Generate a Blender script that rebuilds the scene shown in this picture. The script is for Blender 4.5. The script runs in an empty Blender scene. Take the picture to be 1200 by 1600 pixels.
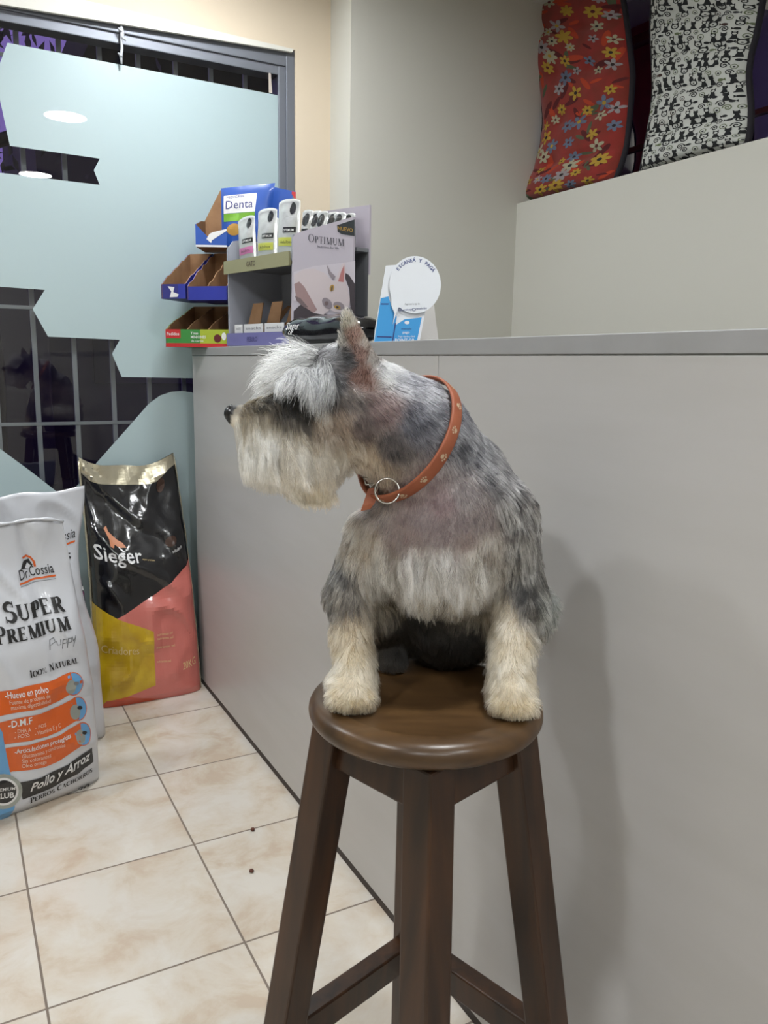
import bpy, bmesh, math, random
import numpy as np
from mathutils import Vector, Matrix, noise
from mathutils.geometry import tessellate_polygon

random.seed(7)
np.random.seed(7)
SC = bpy.context.scene
COL = SC.collection

# ------------------------------------------------------------------ camera, world, exposure
YAW, PITCH, ROLL, FPX, EYE = 0.498627617, 0.181822283, -0.0174626628, 1256.83, 1.15
SC.view_settings.view_transform = 'Standard'
SC.view_settings.look = 'None'
SC.view_settings.gamma = 1.0
SC.view_settings.use_curve_mapping = False
SC.view_settings.exposure = 0.0
LAMP_POWER = 158.0          # radiance of the round ceiling lamps
LAMP_COLOUR = (0.955, 0.985, 1.0)
SC.cycles.use_denoising = True
SC.cycles.max_bounces = 12
SC.cycles.diffuse_bounces = 7
SC.cycles.glossy_bounces = 4
SC.cycles.transparent_max_bounces = 12
SC.cycles.caustics_reflective = False
SC.cycles.caustics_refractive = False
SC.cycles.sample_clamp_indirect = 6.0

_cy, _sy, _cp, _sp = math.cos(YAW), math.sin(YAW), math.cos(PITCH), math.sin(PITCH)
_f = np.array([_sy * _cp, _cy * _cp, -_sp]); _r = np.array([_cy, -_sy, 0.0]); _d = np.cross(_f, _r)
_c, _s = math.cos(ROLL), math.sin(ROLL)
CR, CD, CF = _c * _r + _s * _d, -_s * _r + _c * _d, _f
cam = bpy.data.objects.new('camera', bpy.data.cameras.new('camera'))
COL.objects.link(cam)
cam.matrix_world = Matrix(((CR[0], -CD[0], -CF[0], 0), (CR[1], -CD[1], -CF[1], 0), (CR[2], -CD[2], -CF[2], EYE), (0, 0, 0, 1)))
cam.data.sensor_fit = 'VERTICAL'; cam.data.sensor_height = 36.0
cam.data.lens = FPX / 1600 * 36.0
cam.data.clip_start = 0.05
SC.camera = cam
FH = np.array([_sy, _cy, 0.0]); RH = np.array([_cy, -_sy, 0.0])


def ray(px, py):
    return CR * ((px - 600) / FPX) + CD * ((py - 800) / FPX) + CF


def on_plane(px, py, p0, n):
    d = ray(px, py); c = np.array([0, 0, EYE]); n = np.asarray(n, float)
    return c + d * ((np.asarray(p0, float) - c).dot(n) / d.dot(n))


def at(px, py, X=None, Y=None, Z=None):
    if X is not None: return on_plane(px, py, (X, 0, 0), (1, 0, 0))
    if Y is not None: return on_plane(px, py, (0, Y, 0), (0, 1, 0))
    return on_plane(px, py, (0, 0, Z), (0, 0, 1))


def lin(r, g, b):
    return tuple((c / 255 / 12.92) if c / 255 <= 0.04045 else ((c / 255 + 0.055) / 1.055) ** 2.4 for c in (r, g, b))


world = bpy.data.worlds.new('dusk'); SC.world = world; world.use_nodes = True
world.node_tree.nodes['Background'].inputs[0].default_value = (*lin(120, 98, 172), 1)
world.node_tree.nodes['Background'].inputs[1].default_value = 1.0


# ------------------------------------------------------------------ helpers
ALBEDO = 0.76            # paints and prints are a little darker than their look under these bright lamps


def mat(name, rgb, rough=0.5, metal=0.0, coat=0.0, spec=0.5, bump=None, vary=None, emit=None, sheen=0.0):
    m = bpy.data.materials.new(name); m.use_nodes = True
    nt = m.node_tree; b = nt.nodes['Principled BSDF']
    c = tuple(ALBEDO * q for q in lin(*rgb))
    b.inputs['Base Color'].default_value = (*c, 1)
    b.inputs['Roughness'].default_value = rough
    b.inputs['Metallic'].default_value = metal
    b.inputs['Coat Weight'].default_value = coat
    b.inputs['Coat Roughness'].default_value = 0.08
    b.inputs['Specular IOR Level'].default_value = spec
    b.inputs['Sheen Weight'].default_value = sheen
    if emit:
        b.inputs['Emission Color'].default_value = (*emit[0], 1); b.inputs['Emission Strength'].default_value = emit[1]
    if bump or vary:
        tc = nt.nodes.new('ShaderNodeTexCoord')
    if vary:      # (scale, other rgb, low, high, stretch)
        sc, rgb2, lo, hi = vary[:4]
        mp = nt.nodes.new('ShaderNodeMapping'); nt.links.new(tc.outputs['Object'], mp.inputs[0])
        mp.inputs['Scale'].default_value = vary[4] if len(vary) > 4 else (1, 1, 1)
        n = nt.nodes.new('ShaderNodeTexNoise'); n.inputs['Scale'].default_value = sc; n.inputs['Detail'].default_value = 5
        nt.links.new(mp.outputs[0], n.inputs['Vector'])
        r = nt.nodes.new('ShaderNodeMapRange'); r.inputs[1].default_value = lo; r.inputs[2].default_value = hi
        nt.links.new(n.outputs[0], r.inputs[0])
        mx = nt.nodes.new('ShaderNodeMix'); mx.data_type = 'RGBA'
        mx.inputs[6].default_value = (*c, 1); mx.inputs[7].default_value = (*(ALBEDO * q for q in lin(*rgb2)), 1)
        nt.links.new(r.outputs[0], mx.inputs[0]); nt.links.new(mx.outputs[2], b.inputs['Base Color'])
    if bump:      # (scale, strength, distance)
        n2 = nt.nodes.new('ShaderNodeTexNoise'); n2.inputs['Scale'].default_value = bump[0]; n2.inputs['Detail'].default_value = 4
        mp2 = nt.nodes.new('ShaderNodeMapping'); nt.links.new(tc.outputs['Object'], mp2.inputs[0])
        mp2.inputs['Scale'].default_value = bump[3] if len(bump) > 3 else (1, 1, 1)
        nt.links.new(mp2.outputs[0], n2.inputs['Vector'])
        bp = nt.nodes.new('ShaderNodeBump'); bp.inputs['Strength'].default_value = bump[1]; bp.inputs['Distance'].default_value = bump[2]
        nt.links.new(n2.outputs[0], bp.inputs['Height']); nt.links.new(bp.outputs[0], b.inputs['Normal'])
    return m


class MB:
    """collects faces; build() links them as ONE mesh object"""
    def __init__(s): s.v, s.f, s.m, s.sm = [], [], [], []

    def add(s, verts, faces, mi=0, smooth=False):
        o = len(s.v); s.v.extend([tuple(map(float, v)) for v in verts])
        for f in faces:
            s.f.append(tuple(o + i for i in f)); s.m.append(mi); s.sm.append(smooth)
        return s

    def box(s, lo, hi, mi=0, bev=0.0, M=None):
        bm = bmesh.new(); bmesh.ops.create_cube(bm, size=1)
        for v in bm.verts:
            v.co = Vector([lo[i] + (v.co[i] + .5) * (hi[i] - lo[i]) for i in range(3)])
        if bev:
            bm.normal_update(); bmesh.ops.bevel(bm, geom=bm.edges[:], offset=bev, segments=2, affect='EDGES', profile=0.6)
        return s.bm(bm, mi, bev > 0 and False, M)

    def bm(s, bm, mi=0, smooth=False, M=None):
        if M is not None: bmesh.ops.transform(bm, matrix=M, verts=bm.verts)
        bm.verts.index_update()
        s.add([v.co for v in bm.verts], [[v.index for v in f.verts] for f in bm.faces], mi, smooth); bm.free(); return s

    def tube(s, pts, r, mi=0, n=8, closed=False):
        pts = [Vector(p) for p in pts]; N = len(pts); vs = []; rs = r if hasattr(r, '__len__') else [r] * N
        up = None
        for i, p in enumerate(pts):
            a = pts[(i - 1) % N] if (closed or i > 0) else p; b = pts[(i + 1) % N] if (closed or i < N - 1) else p
            t = (b - a).normalized()
            if up is None: up = t.orthogonal().normalized()
            up = (up - t * up.dot(t)).normalized(); w = t.cross(up)
            for k in range(n):
                an = 2 * math.pi * k / n; vs.append(p + (up * math.cos(an) + w * math.sin(an)) * rs[i])
        fs = []
        for i in range(N if closed else N - 1):
            for k in range(n):
                j = (i + 1) % N; fs.append((i * n + k, i * n + (k + 1) % n, j * n + (k + 1) % n, j * n + k))
        if not closed: fs += [tuple(range(n))[::-1], tuple((N - 1) * n + k for k in range(n))]
        return s.add(vs, fs, mi, True)

    def prism(s, poly, origin, ex, ey, thick, mi=0):
        """2D polygon (may be concave) in frame origin/ex/ey, given a thickness along ex x ey"""
        o, ex, ey = (np.asarray(q, float) for q in (origin, ex, ey)); nn = np.cross(ex, ey)
        n = len(poly); ar = sum(poly[i][0] * poly[(i + 1) % n][1] - poly[(i + 1) % n][0] * poly[i][1] for i in range(n))
        if ar < 0: poly = poly[::-1]
        tr = tessellate_polygon([[Vector((p[0], p[1], 0)) for p in poly]])
        fr = [o + ex * p[0] + ey * p[1] + nn * thick for p in poly]; bk = [o + ex * p[0] + ey * p[1] for p in poly]
        fs = []
        for t in tr:
            a, b, c = (poly[k] for k in t)
            if (b[0] - a[0]) * (c[1] - a[1]) - (b[1] - a[1]) * (c[0] - a[0]) < 0: t = (t[0], t[2], t[1])
            fs += [tuple(t), tuple(n + k for k in t[::-1])]
        fs += [(i, n + i, n + (i + 1) % n, (i + 1) % n) for i in range(n)]
        return s.add(fr + bk, fs, mi)

    def lathe(s, prof, mi=0, n=48, M=None, smooth=True, caps=True):
        vs, fs = [], []
        for r, z in prof:
            for k in range(n): vs.append((r * math.cos(2 * math.pi * k / n), r * math.sin(2 * math.pi * k / n), z))
        for i in range(len(prof) - 1):
            for k in range(n): fs.append((i * n + k, i * n + (k + 1) % n, (i + 1) * n + (k + 1) % n, (i + 1) * n + k))
        if caps: fs += [tuple(range(n))[::-1], tuple((len(prof) - 1) * n + k for k in range(n))]
        if M is not None: vs = [M @ Vector(v) for v in vs]
        return s.add(vs, fs, mi, smooth)

    def build(s, name, mats, parent=None, loc=None):
        me = bpy.data.meshes.new(name); me.from_pydata(s.v, [], s.f)
        for m in (mats if isinstance(mats, (list, tuple)) else [mats]): me.materials.append(m)
        me.polygons.foreach_set('material_index', s.m); me.polygons.foreach_set('use_smooth', s.sm)
        me.validate(); me.update()
        o = bpy.data.objects.new(name, me); COL.objects.link(o)
        if parent is not None: o.parent = parent
        if loc is not None: o.location = loc
        return o


def empty(name, loc=(0, 0, 0), rz=0.0):
    o = bpy.data.objects.new(name, None); COL.objects.link(o); o.location = loc; o.rotation_euler = (0, 0, rz)
    o.empty_display_size = 0.05
    return o


def tag(o, label, cat, group=None, kind=None):
    o['label'] = label; o['category'] = cat
    if group: o['group'] = group
    if kind: o['kind'] = kind
    return o


def struct(o): o['kind'] = 'structure'; return o


def rect(x0, y0, x1, y1): return [(x0, y0), (x1, y0), (x1, y1), (x0, y1)]


def disc(cx, cy, rx, ry=None, n=24, a0=0.0):
    ry = rx if ry is None else ry
    return [(cx + rx * math.cos(a0 + 2 * math.pi * k / n), cy + ry * math.sin(a0 + 2 * math.pi * k / n)) for k in range(n)]


def tris(poly):
    tr = tessellate_polygon([[Vector((p[0], p[1], 0)) for p in poly]])
    return [[poly[k] for k in t] for t in tr]


def stroke(pts, w):
    """thin line as convex quads"""
    out = []
    for (x0, y0), (x1, y1) in zip(pts[:-1], pts[1:]):
        L = math.hypot(x1 - x0, y1 - y0) or 1e-9; nx, ny = -(y1 - y0) / L * w / 2, (x1 - x0) / L * w / 2
        ex, ey = (x1 - x0) / L * w * .3, (y1 - y0) / L * w * .3
        out.append([(x0 + nx - ex, y0 + ny - ey), (x0 - nx - ex, y0 - ny - ey), (x1 - nx + ex, y1 - ny + ey), (x1 + nx + ex, y1 + ny + ey)])
    return out


_tc = {}


def _arc(cx, cy, rx, ry, a0, a1, w0, w1, n=10):
    """curved pen stroke: thickness goes from w0 (ends) to w1 (middle)"""
    out = []; P = []
    for k in range(n + 1):
        f = k / n; a = math.radians(a0 + (a1 - a0) * f); w = w0 + (w1 - w0) * math.sin(math.pi * f)
        P.append(((cx + (rx + w / 2) * math.cos(a), cy + (ry + w / 2) * math.sin(a)), (cx + (rx - w / 2) * math.cos(a), cy + (ry - w / 2) * math.sin(a))))
    return [[P[k][0], P[k + 1][0], P[k + 1][1], P[k][1]] for k in range(n)]


def _bar(x, y0, y1, w, s0=True, s1=True, sw=.055, sh=.05):
    out = [rect(x - w / 2, y0, x + w / 2, y1)]
    if s0: out.append(rect(x - w / 2 - sw, y0, x + w / 2 + sw, y0 + sh))
    if s1: out.append(rect(x - w / 2 - sw, y1 - sh, x + w / 2 + sw, y1))
    return out


def _diag(x0, y0, x1, y1, w): return [[(x0 - w / 2, y0), (x0 + w / 2, y0), (x1 + w / 2, y1), (x1 - w / 2, y1)]]


def serif_glyph(ch, B):
    """roman capital of height 1 with stem width B: (polygons, advance)"""
    t = max(.045, B * .34)
    if ch == 'I': return _bar(.15, 0, 1, B), .30 + B * .3
    if ch == 'L': return _bar(.16, 0, 1, B) + [rect(.16, 0, .56, t), rect(.51, 0, .56, .24)], .62
    if ch == 'E': return _bar(.16, 0, 1, B) + [rect(.16, 0, .58, t), rect(.16, 1 - t, .56, 1), rect(.16, .5 - t / 2, .44, .5 + t / 2), rect(.53, 0, .58, .23), rect(.51, .78, .56, 1), rect(.41, .38, .45, .62)], .66
    if ch == 'T': return _bar(.34, 0, 1, B, True, False) + [rect(.03, 1 - t, .65, 1), rect(.03, .76, .08, 1), rect(.60, .76, .65, 1)], .68
    if ch == 'P': return _bar(.16, 0, 1, B) + _arc(.33, .74, .17, .235, -90, 90, t, B) + [rect(.16, 1 - t - .002, .33, 1), rect(.16, .505 - t / 2, .33, .505 + t / 2)], .60
    if ch == 'R': return _bar(.16, 0, 1, B) + _arc(.33, .75, .16, .225, -90, 90, t, B) + [rect(.16, 1 - t, .33, 1), rect(.16, .525 - t / 2, .33, .525 + t / 2)] + _diag(.60, 0, .34, .53, B * .95) + [rect(.53, 0, .71, .05)], .70
    if ch == 'U': return _bar(.16, .3, 1, B, False) + _bar(.60, .3, 1, t * 1.1, False) + _arc(.38, .3, .22, .26, 180, 360, t, t * 1.9, 14), .76
    if ch == 'O' or ch == '0': return _arc(.40, .5, .32, .465, 90, 270, t * .8, B, 16) + _arc(.40, .5, .32, .465, -90, 90, t * .8, B, 16), .80
    if ch == 'C': return _arc(.42, .5, .33, .465, 50, 310, t * .7, B * 1.15, 20) + [rect(.62, .72, .665, .98), rect(.62, .02, .665, .2)], .74
    if ch == 'S': return _arc(.30, .745, .19, .215, 30, 270, t * .8, B * .95, 14) + _arc(.30, .27, .20, .235, -150, 90, t * .8, B, 14) + [rect(.46, .70, .51, .99), rect(.06, .0, .11, .30)], .58
    if ch == 'N': return _bar(.15, 0, 1, t) + _bar(.65, 0, 1, t, False) + _diag(.65, 0, .15, 1, B), .80
    if ch == 'M': return _bar(.14, 0, 1, t) + _bar(.76, 0, 1, B) + _diag(.44, .0, .17, 1, B) + _diag(.44, .0, .72, 1, t), .92
    if ch == 'A': return _diag(.08, 0, .36, 1, t) + _diag(.64, 0, .38, 1, B) + [rect(.19, .3, .53, .3 + t), rect(0, 0, .18, .05), rect(.52, 0, .76, .05)], .76
    if ch == 'H': return _bar(.15, 0, 1, B) + _bar(.63, 0, 1, B) + [rect(.15, .48, .63, .48 + t)], .80
    if ch == '1': return _bar(.2, 0, 1, B * .9, True, False) + _diag(.08, .84, .2, 1, t), .38
    if ch == '%': return _arc(.16, .78, .10, .17, 0, 360, t * .8, t * 1.2, 14) + _arc(.62, .22, .10, .17, 0, 360, t * .8, t * 1.2, 14) + _diag(.16, 0, .62, 1, t), .8
    return [], .34


def serif(body, x, y, size, width, B=.17, small=None):
    """roman capitals; small < 1 sets all but the first letter of each word lower. size is the height of the capitals"""
    out, pen, first = [], 0.0, True
    for ch in body:
        k = 1.0 if (first or not small) else small
        P, adv = serif_glyph(ch, B / k ** .5)
        out += [[(pen + p[0] * k, p[1] * k) for p in q] for q in P]; pen += adv * k + .04; first = (ch == ' ')
    kx = width / pen
    return [[(x + p[0] * kx, y + p[1] * size) for p in q] for q in out]



def text(body, x, y, size, width=None, bold=0.0, ang=0.0, shear=0.0, align='L', smallcaps=False):
    """letter outlines as 2D triangles, baseline left at (x, y); width squeezes the line to that width"""
    key = (body, bold, shear)
    if key not in _tc:
        cu = bpy.data.curves.new('t', 'FONT'); cu.body = body; cu.resolution_u = 2; cu.offset = bold; cu.shear = shear
        o = bpy.data.objects.new('t', cu); COL.objects.link(o)
        dg = bpy.context.evaluated_depsgraph_get(); me = o.evaluated_get(dg).to_mesh()
        me.calc_loop_triangles()
        T = [[(me.vertices[i].co.x, me.vertices[i].co.y) for i in t.vertices] for t in me.loop_triangles]
        bpy.data.objects.remove(o); bpy.data.curves.remove(cu); _tc[key] = T
    T = _tc[key]
    if not T: return []
    w = max(p[0] for t in T for p in t)
    kx = size if width is None else width / w
    off = 0 if align == 'L' else -(w * kx) / 2
    ca, sa = math.cos(ang), math.sin(ang)
    return [[(x + (p[0] * kx + off) * ca - p[1] * size * sa, y + (p[0] * kx + off) * sa + p[1] * size * ca) for p in t] for t in T]


def smallcaps(body, x, y, size, width, bold=0.02):
    """first letter of the word taller, the rest small capitals"""
    return serif(body, x, y, size * .72, width, .10 if bold < .01 else .2, .80)
    a, b = body[0], body[1:]
    ta = text(a, 0, 0, size, None, bold); wa = max(p[0] for t in ta for p in t)
    tb = text(b, wa * 1.08, 0, size * .78, None, bold); wb = max(p[0] for t in tb for p in t)
    k = width / wb
    return [[(x + p[0] * k, y + p[1]) for p in t] for t in ta + tb]


def clip_rect(poly, x0, y0, x1, y1):
    for ax, lim, sgn in ((0, x0, 1), (0, x1, -1), (1, y0, 1), (1, y1, -1)):
        out = []; n = len(poly)
        for i in range(n):
            p, q = poly[i], poly[(i + 1) % n]; dp, dq = (p[ax] - lim) * sgn, (q[ax] - lim) * sgn
            if dp >= 0: out.append(p)
            if (dp >= 0) != (dq >= 0):
                t = dp / (dp - dq); out.append((p[0] + t * (q[0] - p[0]), p[1] + t * (q[1] - p[1])))
        poly = out
        if len(poly) < 3: return []
    return poly


class Sheet:
    """a gridded surface that prints can be laid on: xs, ys are the print coordinates of the grid lines"""
    def __init__(s, xs, ys, P, N):
        s.xs, s.ys, s.P, s.N = np.asarray(xs), np.asarray(ys), P, N      # P[j, i], N[j, i]

    def pt(s, i, j, x, y, off):
        a = (x - s.xs[i]) / (s.xs[i + 1] - s.xs[i]); b = (y - s.ys[j]) / (s.ys[j + 1] - s.ys[j])
        w = ((1 - a) * (1 - b), a * (1 - b), (1 - a) * b, a * b)
        ix = ((j, i), (j, i + 1), (j + 1, i), (j + 1, i + 1))
        p = sum(k * s.P[q] for k, q in zip(w, ix)); n = sum(k * s.N[q] for k, q in zip(w, ix))
        return p + n / np.linalg.norm(n) * off

    def decal(s, mb, polys, mi, off=0.0008):
        for poly in polys:
            xa, xb = min(p[0] for p in poly), max(p[0] for p in poly); ya, yb = min(p[1] for p in poly), max(p[1] for p in poly)
            i0, i1 = max(0, np.searchsorted(s.xs, xa) - 1), min(len(s.xs) - 1, np.searchsorted(s.xs, xb))
            j0, j1 = max(0, np.searchsorted(s.ys, ya) - 1), min(len(s.ys) - 1, np.searchsorted(s.ys, yb))
            for j in range(j0, j1):
                for i in range(i0, i1):
                    c = clip_rect(poly, s.xs[i], s.ys[j], s.xs[i + 1], s.ys[j + 1])
                    if len(c) >= 3:
                        ar = sum(c[k][0] * c[(k + 1) % len(c)][1] - c[(k + 1) % len(c)][0] * c[k][1] for k in range(len(c)))
                        if abs(ar) < 1e-10: continue
                        if ar < 0: c = c[::-1]
                        mb.add([s.pt(i, j, x, y, off) for x, y in c], [tuple(range(len(c)))], mi, True)


def flat_sheet(o, ex, ey, w, h, nn):
    """one cell sheet on a flat face, print coordinates in metres"""
    o, ex, ey, nn = (np.asarray(q, float) for q in (o, ex, ey, nn))
    P = np.array([[o + ex * a + ey * b for a in (-w, w * 2)] for b in (-h, h * 2)])
    return Sheet([-w, 2 * w], [-h, 2 * h], P, np.broadcast_to(nn, P.shape))


# ------------------------------------------------------------------ materials
M_wall = mat('off white wall paint', (218, 216, 206), 0.75, bump=(60, 0.06, 0.002))
M_wall_window = mat('cream wall paint', (232, 216, 192), 0.75, bump=(60, 0.06, 0.002))
M_ceiling = mat('ceiling paint', (226, 224, 216), 0.8)
M_plaster = mat('white plaster strip', (232, 230, 222), 0.7)
M_alu = mat('grey aluminium', (134, 138, 148), 0.5, 0.45, bump=(30, 0.05, 0.001))
M_counter = mat('grey white melamine', (208, 206, 205), 0.34, spec=0.45, vary=(3.0, (203, 201, 199), 0.35, 0.7, (1, 1, 6)), bump=(260, 0.10, 0.0004, (1, 1, 0.12)))
M_top = mat('grey laminate worktop', (178, 178, 180), 0.45, vary=(9, (168, 168, 168), 0.3, 0.7))
M_dark = mat('dark brown trim', (58, 48, 44), 0.6)
M_black = mat('black ink', (22, 22, 25), 0.4)
M_white = mat('white ink', (236, 236, 236), 0.45)
M_cardboard = mat('brown cardboard', (168, 128, 92), 0.85, vary=(14, (146, 108, 74), 0.35, 0.65))
M_steel = mat('grey painted bar', (206, 210, 214), 0.5)


def tile_material():
    m = bpy.data.materials.new('beige marbled floor tiles'); m.use_nodes = True
    nt = m.node_tree; N = nt.nodes.new; L = nt.links.new; b = nt.nodes['Principled BSDF']
    g = N('ShaderNodeNewGeometry'); sp = N('ShaderNodeSeparateXYZ'); L(g.outputs['Position'], sp.inputs[0])

    def math_(op, a, bb=None):
        n = N('ShaderNodeMath'); n.operation = op
        for k, q in enumerate((a, bb)):
            if q is None: continue
            if isinstance(q, (int, float)): n.inputs[k].default_value = q
            else: L(q, n.inputs[k])
        return n.outputs[0]
    u = math_('DIVIDE', math_('SUBTRACT', sp.outputs[0], 0.4537), 0.3700)
    v = math_('DIVIDE', math_('SUBTRACT', sp.outputs[1], 1.3875), 0.3760)
    d = None
    for q in (u, v):
        fr = math_('FRACT', q); e = math_('MINIMUM', fr, math_('SUBTRACT', 1.0, fr)); d = e if d is None else math_('MINIMUM', d, e)
    grout = math_('LESS_THAN', d, 0.0062)
    cmb = N('ShaderNodeCombineXYZ'); L(math_('MULTIPLY', math_('FLOOR', u), 3.7), cmb.inputs[0]); L(math_('MULTIPLY', math_('FLOOR', v), 5.3), cmb.inputs[1])
    va = N('ShaderNodeVectorMath'); va.operation = 'ADD'; L(g.outputs['Position'], va.inputs[0]); L(cmb.outputs[0], va.inputs[1])
    n1 = N('ShaderNodeTexNoise'); n1.inputs['Scale'].default_value = 7.0; n1.inputs['Detail'].default_value = 7; n1.inputs['Roughness'].default_value = 0.62; n1.inputs['Distortion'].default_value = 0.35
    L(va.outputs[0], n1.inputs['Vector'])
    cr = N('ShaderNodeValToRGB'); L(n1.outputs[0], cr.inputs[0])
    cr.color_ramp.elements[0].position = 0.36; cr.color_ramp.elements[0].color = (*lin(183, 167, 149), 1)
    cr.color_ramp.elements[1].position = 0.60; cr.color_ramp.elements[1].color = (*lin(198, 192, 183), 1)
    e = cr.color_ramp.elements.new(0.47); e.color = (*lin(192, 182, 168), 1)
    mx = N('ShaderNodeMix'); mx.data_type = 'RGBA'; L(grout, mx.inputs[0]); L(cr.outputs[0], mx.inputs[6]); mx.inputs[7].default_value = (*lin(112, 100, 90), 1)
    L(mx.outputs[2], b.inputs['Base Color'])
    mr = N('ShaderNodeMapRange'); L(grout, mr.inputs[0]); mr.inputs[3].default_value = 0.22; mr.inputs[4].default_value = 0.85
    L(mr.outputs[0], b.inputs['Roughness'])
    bp = N('ShaderNodeBump'); bp.inputs['Strength'].default_value = 0.25; bp.inputs['Distance'].default_value = 0.002; bp.invert = True
    L(grout, bp.inputs['Height']); L(bp.outputs[0], b.inputs['Normal'])
    return m


def glass_material():
    m = bpy.data.materials.new('window glass'); m.use_nodes = True
    nt = m.node_tree; N = nt.nodes.new; L = nt.links.new
    nt.nodes.remove(nt.nodes['Principled BSDF'])
    t = N('ShaderNodeBsdfTransparent'); t.inputs[0].default_value = (0.86, 0.89, 0.90, 1)
    g = N('ShaderNodeBsdfGlossy'); g.inputs['Roughness'].default_value = 0.0
    fr = N('ShaderNodeFresnel'); fr.inputs[0].default_value = 1.55
    k = N('ShaderNodeMath'); k.operation = 'MULTIPLY'; k.inputs[1].default_value = 1.7; L(fr.outputs[0], k.inputs[0])
    mx = N('ShaderNodeMixShader'); L(k.outputs[0], mx.inputs[0]); L(t.outputs[0], mx.inputs[1]); L(g.outputs[0], mx.inputs[2])
    L(mx.outputs[0], nt.nodes['Material Output'].inputs[0])
    return m


def wood_material():
    m = bpy.data.materials.new('dark stained wood'); m.use_nodes = True
    nt = m.node_tree; N = nt.nodes.new; L = nt.links.new; b = nt.nodes['Principled BSDF']
    tc = N('ShaderNodeTexCoord'); mp = N('ShaderNodeMapping'); mp.inputs['Scale'].default_value = (26, 26, 1.6); L(tc.outputs['Object'], mp.inputs[0])
    n = N('ShaderNodeTexNoise'); n.inputs['Scale'].default_value = 1.6; n.inputs['Detail'].default_value = 6; n.inputs['Distortion'].default_value = 0.5; L(mp.outputs[0], n.inputs['Vector'])
    cr = N('ShaderNodeValToRGB'); L(n.outputs[0], cr.inputs[0])
    cr.color_ramp.elements[0].position = 0.3; cr.color_ramp.elements[0].color = (*lin(34, 22, 14), 1)
    cr.color_ramp.elements[1].position = 0.72; cr.color_ramp.elements[1].color = (*lin(66, 42, 25), 1)
    L(cr.outputs[0], b.inputs['Base Color']); b.inputs['Roughness'].default_value = 0.33
    b.inputs['Coat Weight'].default_value = 0.10; b.inputs['Coat Roughness'].default_value = 0.2; b.inputs['Specular IOR Level'].default_value = 0.35
    bp = N('ShaderNodeBump'); bp.inputs['Strength'].default_value = 0.12; bp.inputs['Distance'].default_value = 0.001; L(n.outputs[0], bp.inputs['Height']); L(bp.outputs[0], b.inputs['Normal'])
    return m


M_tile, M_glass, M_wood = tile_material(), glass_material(), wood_material()

# ------------------------------------------------------------------ room shell
YW, YP, XL, ZC = 2.85, 2.667, 2.02, 2.5       # window wall, pillar face, ledge wall, ceiling
XB, XWL, YB = 2.75, -2.3, -2.6                # back of the niche side, left wall, rear wall
struct(MB().box((XWL - .1, YB - .1, -.08), (XB, YW + .1, 0)).build('floor', M_tile))
struct(MB().box((XWL - .1, YB - .1, ZC), (XB, YW + .1, ZC + .1)).build('ceiling', M_ceiling))
struct(MB().box((XWL - .1, YB - .1, 0), (XWL, YW + .1, ZC)).build('wall_left', M_wall))
struct(MB().box((XWL, YB - .1, 0), (XB, YB, ZC)).build('wall_rear', M_wall))
WX0, WX1, WZ0, WZ1 = -1.55, 1.158, 0.04, 2.218     # opening of the shop window
w = MB()
w.box((WX1, YW - .02, 0), (1.30, YW + .1, ZC)); w.box((WX0, YW - .02, WZ1), (WX1, YW + .1, ZC))
w.box((XWL, YW - .02, 0), (WX0, YW + .1, ZC)); w.box((WX0, YW - .02, 0), (WX1, YW + .1, WZ0))
struct(w.build('wall_window', M_wall_window))
struct(MB().box((1.293, YP, 0), (XB, YW + .1, ZC)).build('wall_pillar', M_wall))
ledge_z = 1.775
struct(MB().box((XL, YB, 0), (XB - .3, YP, ledge_z)).build('wall_counter', M_wall))
# plaster strip over the window, running slightly out of level
a = [at(112, -2, Y=YW - .02), at(457, 78.5, Y=YW - .02), at(455, 83, Y=YW - .02), at(0, 9, Y=YW - .02)]
q = [(p[0], p[2]) for p in a]; q.append((WX0, WZ1 + .005)); q.append((WX0, WZ1 + .07))
struct(MB().prism(q, (0, YW - .02, 0), (1, 0, 0), (0, 0, 1), .012).build('trim_1', M_plaster))

# ------------------------------------------------------------------ shop window
win = struct(empty('window_1', (0, 0, 0)))
fr = MB()
fr.box((WX0, YW - .012, WZ1 - .055), (WX1, YW + .06, WZ1), bev=.003); fr.box((WX0, YW - .004, WZ1 - .085), (WX1, YW + .06, WZ1 - .05), bev=.003)
fr.box((WX1 - .032, YW - .014, WZ0), (WX1, YW + .06, WZ1 - .004), bev=.003); fr.box((WX1 - .058, YW - .0065, WZ0), (WX1 - .03, YW + .06, WZ1 - .05), bev=.003)
fr.box((WX0, YW - .012, WZ0), (WX1, YW + .06, WZ0 + .06), bev=.003); fr.box((WX0, YW - .012, WZ0), (WX0 + .05, YW + .06, WZ1), bev=.003)
struct(fr.build('window_frame', M_alu, win))
struct(MB().add([(WX0, YW, WZ0), (WX1, YW, WZ0), (WX1, YW, WZ1), (WX0, YW, WZ1)], [(0, 1, 2, 3)]).build('window_pane', M_glass, win))
M_film = mat('frosted film', (184, 204, 208), 0.36, spec=0.5, coat=1.0)
M_film.node_tree.nodes['Principled BSDF'].inputs['Coat Roughness'].default_value = 0.0


def wp(pts): return [(p[0], p[2]) for p in (at(x, y, Y=YW) for x, y in pts)]


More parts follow.
